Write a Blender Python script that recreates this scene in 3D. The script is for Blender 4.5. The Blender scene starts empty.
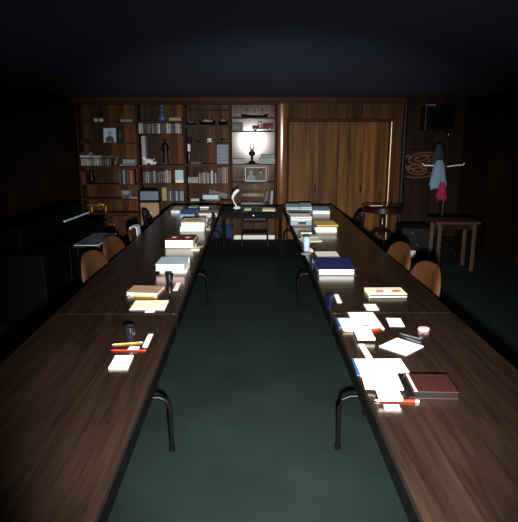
import bpy, bmesh, math, random
from mathutils import Vector, Matrix
random.seed(7)
SC = bpy.context.scene
COL = SC.collection
PI = math.pi

# ------------------------------------------------------------------ camera
HC = 1.85
FPX = 540.0
PITCH = math.atan((261 - 132.6) / FPX)
YAW = math.atan(8.4 / FPX * math.cos(PITCH))
cam_d = bpy.data.cameras.new('camera')
cam = bpy.data.objects.new('camera', cam_d)
COL.objects.link(cam)
cam.location = (0, 0, HC)
cam.rotation_euler = (PI / 2 - PITCH, 0, -YAW)
cam_d.sensor_fit = 'HORIZONTAL'
cam_d.sensor_width = 36.0
cam_d.lens = FPX / 518.0 * 36.0
cam_d.clip_start = 0.05
SC.camera = cam

# ------------------------------------------------------------------ world, lights, exposure
w = bpy.data.worlds.new('world')
w.use_nodes = True
w.node_tree.nodes['Background'].inputs[0].default_value = (0.02, 0.022, 0.025, 1)
w.node_tree.nodes['Background'].inputs[1].default_value = 1.0
SC.world = w
vs = SC.view_settings
vs.view_transform = 'Standard'
vs.look = 'None'
vs.gamma = 1.0
vs.use_curve_mapping = False
vs.exposure = 0.0

def spot(name, loc, target, power, size, blend, radius, color):
    l = bpy.data.lights.new(name, 'SPOT')
    l.energy = power
    l.spot_size = math.radians(size)
    l.spot_blend = blend
    l.shadow_soft_size = radius
    l.color = color
    o = bpy.data.objects.new(name, l)
    COL.objects.link(o)
    o.location = loc
    d = Vector(target) - Vector(loc)
    o.rotation_euler = d.to_track_quat('-Z', 'Y').to_euler()
    return o

# the photographer's flash
spot('camera_flash', (0.06, 0.05, 1.60), (0.17, 3.2, 0.62), 2800, 66, 1.0, 0.05, (1.0, 0.975, 0.93))
# the room's own dim ceiling downlights above the two rows of tables
for lx, ly, e in ((-0.55, 7.3, 20), (0.85, 7.3, 27), (-0.55, 4.6, 16), (0.85, 4.6, 22), (0.9, 2.3, 16), (-0.6, 2.3, 9)):
    spot('ceiling_downlight', (lx, ly, 2.36), (lx, ly, 0), e, 105, 1.0, 0.08, (1.0, 0.95, 0.86))

# ------------------------------------------------------------------ pixel rays of the photograph -> points in the room
_cr = cam.rotation_euler.to_matrix()
def ray(px, py):
    v = Vector(((px - 259.0) / FPX, (261.0 - py) / FPX, -1.0))
    return _cr @ v
def T(px, py, z):
    r = ray(px, py); t = (z - HC) / r.z
    return Vector((r.x * t, r.y * t, z))
def W(px, py, Y):
    r = ray(px, py); t = Y / r.y
    return Vector((r.x * t, Y, HC + r.z * t))
def SX(px, X, py=200):
    r = ray(px, py); t = X / r.x
    return Vector((X, r.y * t, HC + r.z * t))

# ------------------------------------------------------------------ materials
def lin(c):
    return tuple(((v / 255.0) / 12.92 if v / 255.0 <= 0.04045 else ((v / 255.0 + 0.055) / 1.055) ** 2.4) for v in c)
_mats = {}
def plain(name, rgb, rough=0.55, metal=0.0, var=0.12, scale=30.0, bump=0.0, spec=0.5, trans=0.0, coat=0.0):
    """soft procedural mottling round one colour"""
    if name in _mats: return _mats[name]
    m = bpy.data.materials.new(name); m.use_nodes = True
    nt = m.node_tree; b = nt.nodes['Principled BSDF']
    c = lin(rgb)
    tc = nt.nodes.new('ShaderNodeTexCoord')
    nz = nt.nodes.new('ShaderNodeTexNoise'); nz.inputs['Scale'].default_value = scale; nz.inputs['Detail'].default_value = 4
    nt.links.new(tc.outputs['Object'], nz.inputs['Vector'])
    rp = nt.nodes.new('ShaderNodeValToRGB')
    rp.color_ramp.elements[0].position = 0.3; rp.color_ramp.elements[1].position = 0.7
    rp.color_ramp.elements[0].color = tuple(v * (1 - var) for v in c) + (1,)
    rp.color_ramp.elements[1].color = tuple(min(1, v * (1 + var)) for v in c) + (1,)
    nt.links.new(nz.outputs['Fac'], rp.inputs['Fac'])
    nt.links.new(rp.outputs['Color'], b.inputs['Base Color'])
    b.inputs['Roughness'].default_value = rough
    b.inputs['Metallic'].default_value = metal
    b.inputs['Specular IOR Level'].default_value = spec
    b.inputs['Transmission Weight'].default_value = trans
    b.inputs['Coat Weight'].default_value = coat
    b.inputs['Coat Roughness'].default_value = 0.15
    if bump:
        bp = nt.nodes.new('ShaderNodeBump'); bp.inputs['Strength'].default_value = bump; bp.inputs['Distance'].default_value = 0.004
        nt.links.new(nz.outputs['Fac'], bp.inputs['Height']); nt.links.new(bp.outputs['Normal'], b.inputs['Normal'])
    _mats[name] = m
    return m

def wood(name, dark, light, rough=0.35, axis='Z', plank=0.0, grain=18.0, spec=0.5, streak=1.0, groove=True, bump=0.06, pv=0.42):
    """stretched-noise grain along an axis; optional planks of different tone with dark grooves (across X)"""
    if name in _mats: return _mats[name]
    m = bpy.data.materials.new(name); m.use_nodes = True
    nt = m.node_tree; N = nt.nodes; L = nt.links; b = N['Principled BSDF']
    tc = N.new('ShaderNodeTexCoord')
    mp = N.new('ShaderNodeMapping')
    s = {'X': (0.06, 1, 1), 'Y': (1, 0.06, 1), 'Z': (1, 1, 0.06)}[axis]
    mp.inputs['Scale'].default_value = s
    L.new(tc.outputs['Object'], mp.inputs['Vector'])
    nz = N.new('ShaderNodeTexNoise'); nz.inputs['Scale'].default_value = grain; nz.inputs['Detail'].default_value = 8
    nz.inputs['Roughness'].default_value = 0.62; nz.inputs['Distortion'].default_value = 0.35 * streak
    L.new(mp.outputs['Vector'], nz.inputs['Vector'])
    fac = nz.outputs['Fac']
    if plank > 0:
        sx = N.new('ShaderNodeSeparateXYZ'); L.new(tc.outputs['Object'], sx.inputs[0])
        dv = N.new('ShaderNodeMath'); dv.operation = 'DIVIDE'; dv.inputs[1].default_value = plank
        L.new(sx.outputs[{'Z': 'X', 'Y': 'X', 'X': 'Y'}[axis]], dv.inputs[0])
        fl = N.new('ShaderNodeMath'); fl.operation = 'FLOOR'; L.new(dv.outputs[0], fl.inputs[0])
        wn = N.new('ShaderNodeTexWhiteNoise'); wn.noise_dimensions = '1D'; L.new(fl.outputs[0], wn.inputs['W'])
        mx = N.new('ShaderNodeMath'); mx.operation = 'MULTIPLY_ADD'; mx.inputs[1].default_value = pv; mx.inputs[2].default_value = -pv / 2
        L.new(wn.outputs['Value'], mx.inputs[0])
        ad = N.new('ShaderNodeMath'); ad.operation = 'ADD'; L.new(fac, ad.inputs[0]); L.new(mx.outputs[0], ad.inputs[1])
        fac = ad.outputs[0]
    rp = N.new('ShaderNodeValToRGB')
    e = rp.color_ramp.elements
    e[0].position = 0.25; e[1].position = 0.8
    e[0].color = lin(dark) + (1,); e[1].color = lin(light) + (1,)
    L.new(fac, rp.inputs['Fac'])
    colr = rp.outputs['Color']
    if plank > 0 and groove:
        fr = N.new('ShaderNodeMath'); fr.operation = 'FRACT'; L.new(dv.outputs[0], fr.inputs[0])
        lt = N.new('ShaderNodeMath'); lt.operation = 'LESS_THAN'; lt.inputs[1].default_value = 0.05; L.new(fr.outputs[0], lt.inputs[0])
        mi = N.new('ShaderNodeMixRGB'); mi.blend_type = 'MIX'; mi.inputs[2].default_value = tuple(v * 0.35 for v in lin(dark)) + (1,)
        L.new(lt.outputs[0], mi.inputs[0]); L.new(colr, mi.inputs[1]); colr = mi.outputs[0]
    L.new(colr, b.inputs['Base Color'])
    b.inputs['Roughness'].default_value = rough
    b.inputs['Specular IOR Level'].default_value = spec
    if bump:
        bp = N.new('ShaderNodeBump'); bp.inputs['Strength'].default_value = bump; bp.inputs['Distance'].default_value = 0.002
        L.new(nz.outputs['Fac'], bp.inputs['Height']); L.new(bp.outputs['Normal'], b.inputs['Normal'])
    _mats[name] = m
    return m

def carpet_mat():
    m = bpy.data.materials.new('green_carpet'); m.use_nodes = True
    nt = m.node_tree; N = nt.nodes; L = nt.links; b = N['Principled BSDF']
    tc = N.new('ShaderNodeTexCoord')
    a = N.new('ShaderNodeTexNoise'); a.inputs['Scale'].default_value = 260; a.inputs['Detail'].default_value = 2
    c = N.new('ShaderNodeTexNoise'); c.inputs['Scale'].default_value = 2.2; c.inputs['Detail'].default_value = 5
    L.new(tc.outputs['Object'], a.inputs['Vector']); L.new(tc.outputs['Object'], c.inputs['Vector'])
    ad = N.new('ShaderNodeMath'); ad.operation = 'MULTIPLY_ADD'; ad.inputs[1].default_value = 0.5
    L.new(a.outputs['Fac'], ad.inputs[0]); 
    h = N.new('ShaderNodeMath'); h.operation = 'MULTIPLY'; h.inputs[1].default_value = 0.5; L.new(c.outputs['Fac'], h.inputs[0])
    L.new(h.outputs[0], ad.inputs[2])
    rp = N.new('ShaderNodeValToRGB'); rp.color_ramp.elements[0].position = 0.3; rp.color_ramp.elements[1].position = 0.72
    rp.color_ramp.elements[0].color = lin((14, 23, 21)) + (1,); rp.color_ramp.elements[1].color = lin((26, 40, 35)) + (1,)
    L.new(ad.outputs[0], rp.inputs['Fac']); L.new(rp.outputs['Color'], b.inputs['Base Color'])
    b.inputs['Roughness'].default_value = 0.95; b.inputs['Specular IOR Level'].default_value = 0.1
    bp = N.new('ShaderNodeBump'); bp.inputs['Strength'].default_value = 0.4; bp.inputs['Distance'].default_value = 0.004
    L.new(a.outputs['Fac'], bp.inputs['Height']); L.new(bp.outputs['Normal'], b.inputs['Normal'])
    return m

M_CARPET = carpet_mat()
M_CEIL = plain('ceiling_paint', (50, 60, 92), 0.9, var=0.06, scale=4)
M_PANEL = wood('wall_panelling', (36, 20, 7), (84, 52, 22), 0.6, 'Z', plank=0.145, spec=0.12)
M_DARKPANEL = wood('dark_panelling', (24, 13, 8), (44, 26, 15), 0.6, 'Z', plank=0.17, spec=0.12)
M_DOOR = wood('door_veneer', (46, 27, 9), (130, 86, 38), 0.52, 'Z', plank=0.16, grain=14, groove=False, spec=0.12, pv=0.2)
M_PILASTER = wood('varnished_pilaster', (66, 36, 12), (132, 82, 36), 0.17, 'Z', grain=16, spec=0.35, bump=0)
M_TRIM = wood('dark_trim', (28, 14, 7), (54, 30, 15), 0.55, 'X', spec=0.12)
M_CORNICE = wood('cornice_wood', (40, 20, 9), (78, 44, 22), 0.55, 'X', spec=0.12)
M_CASE = wood('bookcase_wood', (36, 21, 11), (76, 48, 28), 0.55, 'Z', spec=0.12)
M_SHELF = wood('shelf_wood', (38, 20, 11), (76, 44, 25), 0.5, 'X', spec=0.12)
M_BACK = wood('bookcase_back', (42, 23, 8), (102, 64, 28), 0.55, 'Z', plank=0.12, grain=12, spec=0.12)
M_BACKGREY = wood('bookcase_back_varnished', (62, 38, 25), (106, 72, 50), 0.12, 'Z', plank=0.075, grain=12, spec=0.3, bump=0)
M_CABDOOR = wood('cabinet_door_wood', (46, 25, 14), (88, 52, 30), 0.55, 'Z', plank=0.1, spec=0.12)
M_TABLE = wood('walnut_laminate', (17, 11, 8), (46, 33, 25), 0.22, 'Y', grain=26, spec=0.4, streak=2.2)
M_TABLEX = wood('walnut_laminate_cross', (5, 5, 7), (12, 11, 14), 0.5, 'X', grain=26, spec=0.04)
M_EDGE = plain('table_edge_band', (24, 18, 15), 0.45, var=0.1, spec=0.2)
M_BLACKM = plain('black_metal', (7, 7, 8), 0.4, 0.0, spec=0.12)
M_BLACK = plain('black_plastic', (8, 8, 9), 0.45, spec=0.3)
M_BLACKM2 = plain('black_satin', (4, 4, 5), 0.6, spec=0.06)
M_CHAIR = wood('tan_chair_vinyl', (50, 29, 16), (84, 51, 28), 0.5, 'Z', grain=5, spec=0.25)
M_CHAIRLEG = plain('chair_leg_metal', (30, 28, 28), 0.3, 0.8)
M_DKWOOD = wood('dark_walnut', (20, 10, 6), (44, 24, 14), 0.28, 'Z')
M_PAPER = plain('paper_white', (236, 234, 222), 0.75, var=0.02, scale=8)
M_CREAM = plain('paper_cream', (244, 238, 208), 0.75, var=0.04, scale=8)
M_YELLOW = plain('paper_yellow', (226, 196, 92), 0.75, var=0.05, scale=8)
M_PAGES = plain('page_edges', (226, 222, 208), 0.8, var=0.08, scale=120)
M_BLUEGREY = plain('cover_bluegrey', (120, 142, 160), 0.5)
M_PALEBLUE = plain('cover_paleblue', (176, 200, 214), 0.5, var=0.08, scale=10)
M_BLUE = plain('cover_blue', (66, 112, 170), 0.45)
M_NAVY = plain('cover_navy', (9, 26, 78), 0.5, var=0.1, bump=0.1)
M_BROWN = plain('cover_redbrown', (112, 48, 30), 0.45)
M_MAROON = plain('cover_darkbrown', (46, 19, 15), 0.45, var=0.18, scale=60, bump=0.15)
M_TAN = plain('cover_tan', (166, 136, 110), 0.6, var=0.1, scale=60)
M_GREY = plain('cover_grey', (128, 130, 132), 0.5)
M_DGREY = plain('cover_darkgrey', (54, 58, 64), 0.5)
M_GREEN = plain('box_green', (44, 66, 54), 0.5)
M_RED = plain('red_paint', (196, 44, 22), 0.35)
M_TRUCK = plain('truck_red', (104, 20, 22), 0.5, spec=0.2)
M_PENCIL = plain('pencil_yellow', (222, 152, 44), 0.4)
M_PINK = plain('eraser_pink', (232, 168, 176), 0.7)
M_PALEPINK = plain('paper_pink', (242, 206, 202), 0.7)
M_STEEL = plain('brushed_steel', (170, 180, 192), 0.25, 0.9)
M_BRASS = plain('aged_brass', (180, 134, 60), 0.32, 0.7)
M_GOLD = plain('carved_tan_wood', (112, 72, 34), 0.45, var=0.25, scale=25, bump=0.2)
M_SMOKE = plain('smoked_glass', (16, 18, 24), 0.06, spec=0.8, coat=0.5)
M_NAVYGLASS = plain('cobalt_glass', (10, 13, 34), 0.06, spec=0.8, coat=0.5)
M_BLUEGLAZE = plain('blue_glaze', (70, 94, 128), 0.25, var=0.3, scale=20)
M_WHITE = plain('white_plastic', (232, 234, 236), 0.35, var=0.03)
M_CLOTHW = plain('white_cloth', (196, 210, 232), 0.85, bump=0.2)
M_CLOTHB = plain('pale_blue_cloth', (112, 136, 160), 0.85, var=0.1, bump=0.3)
M_MAG = plain('magenta_cloth', (140, 22, 66), 0.85, var=0.25, scale=14, bump=0.3)
M_DARKCLOTH = plain('dark_cloth', (34, 40, 50), 0.9, bump=0.3)
M_BEIGE = plain('beige_panel', (150, 118, 86), 0.6)
M_CHAIRBLUE = plain('greyblue_vinyl', (96, 112, 130), 0.55)
def glass_mat():
    m = bpy.data.materials.new('thin_clear_glass'); m.use_nodes = True
    nt = m.node_tree; N = nt.nodes; L = nt.links
    N.remove(N['Principled BSDF'])
    tr = N.new('ShaderNodeBsdfTransparent'); tr.inputs[0].default_value = (0.93, 0.94, 0.93, 1)
    gl = N.new('ShaderNodeBsdfGlossy'); gl.inputs['Roughness'].default_value = 0.08
    lw_ = N.new('ShaderNodeLayerWeight'); lw_.inputs[0].default_value = 0.45
    mx = N.new('ShaderNodeMixShader'); L.new(lw_.outputs['Fresnel'], mx.inputs[0]); L.new(tr.outputs[0], mx.inputs[1]); L.new(gl.outputs[0], mx.inputs[2])
    L.new(mx.outputs[0], N['Material Output'].inputs['Surface'])
    return m
M_GLASS = glass_mat()

# ------------------------------------------------------------------ mesh builder
class MB:
    def __init__(s): s.bm = bmesh.new()
    def box(s, c, d, rot=(0, 0, 0), mi=0, bevel=0.0, mat=None):
        mtx = Matrix.Translation(c) @ (Matrix.Rotation(rot[2], 4, 'Z') @ Matrix.Rotation(rot[1], 4, 'Y') @ Matrix.Rotation(rot[0], 4, 'X'))
        if mat is not None: mtx = mat @ mtx
        sub = bmesh.new()
        bmesh.ops.create_cube(sub, size=1.0, matrix=Matrix.Diagonal((d[0], d[1], d[2], 1)))
        if bevel > 0:
            bmesh.ops.bevel(sub, geom=list(sub.edges), offset=min(bevel, min(d) * 0.45), segments=2, profile=0.5, affect='EDGES')
        s._merge(sub, mtx, mi, False)
        return s
    def _merge(s, sub, mtx, mi, smooth):
        bmesh.ops.recalc_face_normals(sub, faces=list(sub.faces))
        mp = {}
        for v in sub.verts: mp[v] = s.bm.verts.new(mtx @ v.co)
        for f in sub.faces:
            try:
                nf = s.bm.faces.new([mp[v] for v in f.verts]); nf.material_index = mi; nf.smooth = smooth
            except ValueError: pass
        sub.free()
    def lathe(s, prof, c=(0, 0, 0), seg=24, mi=0, rot=None, smooth=True, sx=1.0, sy=1.0):
        """prof: list of (r, z) from bottom to top"""
        sub = bmesh.new(); rings = []
        for r, z in prof:
            if r < 1e-5: rings.append([sub.verts.new((0, 0, z))])
            else: rings.append([sub.verts.new((r * sx * math.cos(2 * PI * k / seg), r * sy * math.sin(2 * PI * k / seg), z)) for k in range(seg)])
        for a, b in zip(rings, rings[1:]):
            for k in range(seg):
                k2 = (k + 1) % seg
                if len(a) == 1 and len(b) == 1: continue
                if len(a) == 1: sub.faces.new((a[0], b[k2], b[k]))
                elif len(b) == 1: sub.faces.new((a[k], a[k2], b[0]))
                else: sub.faces.new((a[k], a[k2], b[k2], b[k]))
        if len(rings[0]) > 1: sub.faces.new(rings[0][::-1])
        if len(rings[-1]) > 1: sub.faces.new(rings[-1])
        m = Matrix.Translation(c)
        if rot is not None: m = m @ rot
        s._merge(sub, m, mi, smooth)
        return s
    def cyl(s, p0, p1, r, seg=14, mi=0, r1=None, smooth=True):
        p0 = Vector(p0); p1 = Vector(p1); d = p1 - p0
        q = d.to_track_quat('Z', 'Y').to_matrix().to_4x4()
        return s.lathe([(r, 0), (r if r1 is None else r1, d.length)], p0, seg, mi, q, smooth)
    def tube(s, pts, r, seg=10, mi=0, radii=None):
        pts = [Vector(p) for p in pts]; sub = bmesh.new(); rings = []
        n = len(pts); up = Vector((0.13, 0.27, 0.95)).normalized()
        for i, p in enumerate(pts):
            t = (pts[min(i + 1, n - 1)] - pts[max(i - 1, 0)]).normalized()
            a = t.cross(up)
            if a.length < 1e-3: a = t.cross(Vector((1, 0, 0)))
            a.normalize(); b = t.cross(a).normalized()
            rr = radii[i] if radii else r
            rings.append([sub.verts.new(p + a * rr * math.cos(2 * PI * k / seg) + b * rr * math.sin(2 * PI * k / seg)) for k in range(seg)])
        for a, b in zip(rings, rings[1:]):
            for k in range(seg):
                k2 = (k + 1) % seg; sub.faces.new((a[k], a[k2], b[k2], b[k]))
        sub.faces.new(rings[0][::-1]); sub.faces.new(rings[-1])
        s._merge(sub, Matrix.Identity(4), mi, True)
        return s
    def prism(s, poly, z0, z1, mi=0, mat=None):
        """poly in XY extruded z0..z1"""
        sub = bmesh.new()
        a = [sub.verts.new((x, y, z0)) for x, y in poly]; b = [sub.verts.new((x, y, z1)) for x, y in poly]
        n = len(poly)
        sub.faces.new(a[::-1]); sub.faces.new(b)
        for k in range(n):
            k2 = (k + 1) % n; sub.faces.new((a[k], a[k2], b[k2], b[k]))
        s._merge(sub, mat or Matrix.Identity(4), mi, False)
        return s
    def ball(s, c, r, sc=(1, 1, 1), mi=0, seg=16):
        sub = bmesh.new()
        bmesh.ops.create_uvsphere(sub, u_segments=seg, v_segments=max(8, seg // 2), radius=r)
        s._merge(sub, Matrix.Translation(c) @ Matrix.Diagonal((sc[0], sc[1], sc[2], 1)), mi, True)
        return s
    def build(s, name, mats, parent=None, loc=None, rz=0.0, bevel=0.0):
        me = bpy.data.meshes.new(name)
        s.bm.normal_update()
        for e in s.bm.edges:
            if len(e.link_faces) == 2 and e.calc_face_angle(0) > 0.75: e.smooth = False
        s.bm.to_mesh(me); s.bm.free()
        for m in (mats if isinstance(mats, (list, tuple)) else [mats]): me.materials.append(m)
        o = bpy.data.objects.new(name, me); COL.objects.link(o)
        if parent is not None: o.parent = parent
        if loc is not None: o.location = loc
        if rz: o.rotation_euler = (0, 0, rz)
        if bevel:
            b = o.modifiers.new('bevel', 'BEVEL'); b.width = bevel; b.segments = 2; b.limit_method = 'ANGLE'
        return o

XZ = Matrix(((1, 0, 0, 0), (0, 0, -1, 0), (0, 1, 0, 0), (0, 0, 0, 1)))   # XY drawing -> upright XZ, extruded towards -Y

def thing(name, label, cat, loc=(0, 0, 0), rz=0.0, group=None):
    o = bpy.data.objects.new(name, None); COL.objects.link(o)
    o.empty_display_size = 0.1
    o.location = loc; o.rotation_euler = (0, 0, rz)
    return tag(o, label, cat, group)
def tag(o, label, cat, group=None):
    o['label'] = label; o['category'] = cat
    if group: o['group'] = group
    return o
def struct(o):
    o['kind'] = 'structure'
    return o
ORD = ['first', 'second', 'third', 'fourth', 'fifth', 'sixth', 'seventh', 'eighth', 'ninth', 'tenth', 'eleventh', 'twelfth', 'thirteenth', 'fourteenth', 'fifteenth', 'sixteenth', 'seventeenth', 'eighteenth', 'nineteenth', 'twentieth']

# ------------------------------------------------------------------ room shell
YF = 9.4            # front plane of the bookcases and of the panelled wall with the folding doors
YB = 9.7            # true back wall
ZC = W(250, 97.0, YF).z
XL, XR = W(76.5, 170, YF).x, 3.75
XCASE = W(277, 170, YF).x
XP2 = W(402.5, 170, YF).x
YN = -1.6
struct(MB().box(((XL + XR) / 2, (YN + YB) / 2, -0.03), (XR - XL + 0.4, YB - YN + 0.4, 0.06)).build('floor', M_CARPET))
struct(MB().box(((XL + XR) / 2, (YN + YB) / 2, ZC + 0.03), (XR - XL + 0.4, YB - YN + 0.4, 0.06)).build('ceiling', M_CEIL))
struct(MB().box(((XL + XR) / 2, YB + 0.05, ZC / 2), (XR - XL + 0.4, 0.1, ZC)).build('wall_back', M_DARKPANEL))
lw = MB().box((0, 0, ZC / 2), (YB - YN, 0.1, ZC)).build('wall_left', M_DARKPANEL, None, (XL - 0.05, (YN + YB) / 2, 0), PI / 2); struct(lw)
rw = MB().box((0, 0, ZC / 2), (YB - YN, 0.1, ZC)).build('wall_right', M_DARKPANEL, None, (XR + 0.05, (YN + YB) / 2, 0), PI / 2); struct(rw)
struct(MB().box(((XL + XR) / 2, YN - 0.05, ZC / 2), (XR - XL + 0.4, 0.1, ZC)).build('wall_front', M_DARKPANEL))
# panelled wall round the folding doors
DXL, DXR = W(288, 150, YF).x, W(389.5, 150, YF).x
DZT = W(338, 121.5, YF).z
b = MB()
b.box(((DXR + XP2) / 2, (YF + YB) / 2, ZC / 2), (XP2 - DXR, YB - YF, ZC))
b.box(((DXL + DXR) / 2, (YF + YB) / 2, (ZC + DZT) / 2), (DXR - DXL, YB - YF, ZC - DZT))
struct(b.build('wall_door', M_PANEL))
pw_ = DXL - XCASE; pcx_ = (XCASE + DXL) / 2       # slightly convex varnished pilaster between bookcase and doors
poly = [(pw_ / 2, 0.29), (-pw_ / 2, 0.29)] + [(-pw_ / 2 + pw_ * k / 24, -0.004 - 0.013 * (1 - (2 * k / 24 - 1) ** 2)) for k in range(25)]
o = MB().prism(poly, 0, ZC).build('trim_1', M_PILASTER, None, (pcx_, YF, 0)); struct(o)
for f in o.data.polygons:
    if abs(f.normal.z) < 0.5 and f.normal.y < -0.5: f.use_smooth = True
# cornice along the whole built-in front
b = MB().box(((XL + XP2) / 2, YF - 0.02, ZC - 0.04), (XP2 - XL, 0.05, 0.08), bevel=0.012)
b.box(((XL + XP2) / 2, YF - 0.008, ZC - 0.095), (XP2 - XL, 0.025, 0.03), bevel=0.008)
struct(b.build('trim_2', M_CORNICE))
# door casing
b = MB().box(((DXL + DXR) / 2, YF - 0.015, DZT + 0.02), (DXR - DXL + 0.08, 0.05, 0.05), bevel=0.01)
b.box((DXL - 0.005, YF - 0.012, DZT / 2), (0.03, 0.05, DZT), bevel=0.008)
struct(b.build('trim_3', M_TRIM))
b = MB().cyl((DXR + 0.012, YF - 0.012, 0), (DXR + 0.012, YF - 0.012, DZT), 0.022, 24)
struct(b.build('trim_4', plain('bright_metal_bead', (190, 164, 130), 0.38, 0.8)))
struct(MB().cyl((XP2, YF + 0.01, 0), (XP2, YF + 0.01, ZC - 0.08), 0.045, 20).build('trim_5', plain('dark_corner_post', (30, 27, 28), 0.4, spec=0.12)))
struct(MB().box(((DXR + XP2) / 2 + 0.05, YF - 0.012, 0.06), (XP2 - DXR - 0.1, 0.02, 0.1), bevel=0.005).build('baseboard_back', M_TRIM))
# four folding door leaves
door = bpy.data.objects.new('door_1', None); COL.objects.link(door); door.location = ((DXL + DXR) / 2, YF + 0.06, 0); struct(door)
lwid = (DXR - DXL - 0.03) / 4
for k in range(4):
    cx = -(DXR - DXL) / 2 + 0.015 + lwid * (k + 0.5)
    lf = MB().box((cx, 0, (DZT - 0.01) / 2 + 0.005), (lwid - 0.006, 0.035, DZT - 0.01), bevel=0.004).build('door_leaf', M_DOOR, door)
    if k in (1, 2):
        hx = W(315.0 if k == 1 else 361.0, 188, YF).x - door.location.x
        hz = W(315, 189, YF).z
        MB().box((hx, -0.035, hz), (0.022, 0.03, 0.13), bevel=0.009).build('handle', M_BLACKM, lf)

# ------------------------------------------------------------------ built-in bookcases
def bookcase(px0, px1, shelves_px, thick_px, counter_px, label, backmat, base=True):
    x0, x1 = W(px0, 165, YF).x, W(px1, 165, YF).x
    cx = (x0 + x1) / 2; wd = x1 - x0 - 0.006
    t = thing('bookcase', label, 'bookcase', (cx, YF, 0), 0, 'built-in bookcases on the far wall')
    sp = 0.018
    for s in (-1, 1):
        MB().box((s * (wd / 2 - sp / 2), 0.15, (ZC - 0.11) / 2), (sp, 0.285, ZC - 0.115)).build('side_panel', M_CASE, t, bevel=0.003)
    MB().box((0, 0.286, (ZC - 0.11) / 2), (wd - 2 * sp - 0.004, 0.012, ZC - 0.115)).build('back_panel', backmat, t)
    zs = {}
    for p in shelves_px:
        th = 0.042 if p in thick_px else 0.02
        z = W((px0 + px1) / 2, p, YF).z
        MB().box((0, 0.145, z - th / 2 + 0.01), (wd - 2 * sp - 0.002, 0.27, th), bevel=0.002).build('shelf', M_SHELF, t)
        zs[p] = z + 0.01
    zc = W((px0 + px1) / 2, counter_px, YF).z
    MB().box((0, 0.13, zc - 0.015), (wd - 2 * sp - 0.002, 0.29, 0.035), bevel=0.004).build('counter', M_SHELF, t)
    zs['c'] = zc + 0.0025
    dw = (wd - 2 * sp) / 2
    for s in (-1, 1):
        d = MB().box((s * dw / 2, 0.015, (zc - 0.05 + 0.1) / 2), (dw - 0.006, 0.02, zc - 0.16), bevel=0.003).build('cabinet_door', M_CABDOOR, t)
        MB().lathe([(0.006, 0), (0.006, 0.012), (0.013, 0.02), (0.012, 0.028), (0, 0.031)], (s * 0.03, 0.005, zc - 0.2), 12, 0, Matrix.Rotation(PI / 2, 4, 'X')).build('knob', M_BRASS, d)
    MB().box((0, 0.05, 0.04), (wd - 2 * sp - 0.002, 0.03, 0.075), bevel=0.003).build('plinth', M_WHITE if base else M_TRIM, t)
    return zs
ZA = bookcase(78.5, 138.5, (122.5, 143.5, 166.3, 184.8, 199.3), (166.3,), 213.0, 'widest built-in wooden bookcase, at the left corner of the far wall', M_BACK, False)
ZB = bookcase(138.5, 185, (121.5, 134.0, 165.5, 183.5, 201.5), (165.5,), 213.0, 'built-in wooden bookcase holding the tall black statue, behind the grey-blue chair', M_BACK, False)
ZCc = bookcase(185, 230.5, (109.8, 125.5, 143.2, 164.5, 184.0, 201.5), (164.5, 125.5), 212.0, 'built-in wooden bookcase with dark model ships, left of the oil lamp', M_BACK, False)
ZD = bookcase(230.5, 276.5, (117.8, 131.6, 164.5, 182.6), (), 210.0, 'built-in bookcase with the oil lamp and red toy truck, beside the pilaster', M_BACKGREY, True)

# --------- books
def book_shape(w_, h_, d_, mi_cover=0, mi_pages=1):
    """upright book, spine towards -Y, base at z=0, centred in X and Y"""
    m = MB(); t = min(0.003, w_ * 0.2)
    m.box((-w_ / 2 + t / 2, 0, h_ / 2), (t, d_, h_), mi=0)
    m.box((w_ / 2 - t / 2, 0, h_ / 2), (t, d_, h_), mi=0)
    m.box((0, -d_ / 2 + t / 2, h_ / 2), (w_ - 0.0002, t, h_), mi=0)
    m.box((0, -d_ / 2 - 0.0015, h_ / 2), (w_ * 0.7, 0.004, h_ * 0.99), mi=0)       # rounded spine
    m.box((0, 0.002, h_ / 2), (w_ - 2 * t - 0.0004, d_ - 0.01, h_ - 0.008), mi=1)
    return m
BOOKCOL = {
    'pale grey': (172, 174, 172), 'white': (214, 214, 206), 'black': (26, 26, 30), 'dark red': (110, 34, 34), 'brown': (104, 66, 44), 'grey': (120, 124, 126),
    'dark blue': (40, 54, 84), 'teal': (52, 84, 88), 'pink': (184, 140, 132), 'yellow': (190, 164, 84), 'tan': (172, 128, 92), 'pale blue': (150, 170, 188), 'dark green': (44, 64, 50), 'dark grey': (66, 70, 76), 'cream': (206, 196, 166), 'orange-brown': (150, 92, 60)}
def bmat(c): return plain('book_' + c.replace(' ', '_').replace('-', '_'), tuple(v * 0.84 for v in BOOKCOL[c]), 0.5, var=0.14, scale=40)
def book_row(px0, px1, seq, zb, pyt, where, group, Y=YF + 0.1, jit=0.12):
    """seq: colours left to right filling px0..px1"""
    xa, xb = W(px0, 170, Y - 0.08).x, W(px1, 170, Y - 0.08).x
    ws = [random.uniform(0.8, 1.25) for _ in seq]; s = sum(ws); x = xa
    hh = W((px0 + px1) / 2, pyt, Y - 0.08).z - zb
    cnt = {}
    for i, c in enumerate(seq):
        wd = (xb - xa) * ws[i] / s
        h = hh * random.uniform(1 - jit, 1.0)
        o = book_shape(wd - 0.0015, h, 0.16).build('book', [bmat(c), M_PAGES], None, (x + wd / 2, Y, zb + 0.0005))
        tag(o, '%s book, %s from the left in %s' % (c, ORD[i], where), 'book', group)
        x += wd
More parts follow.
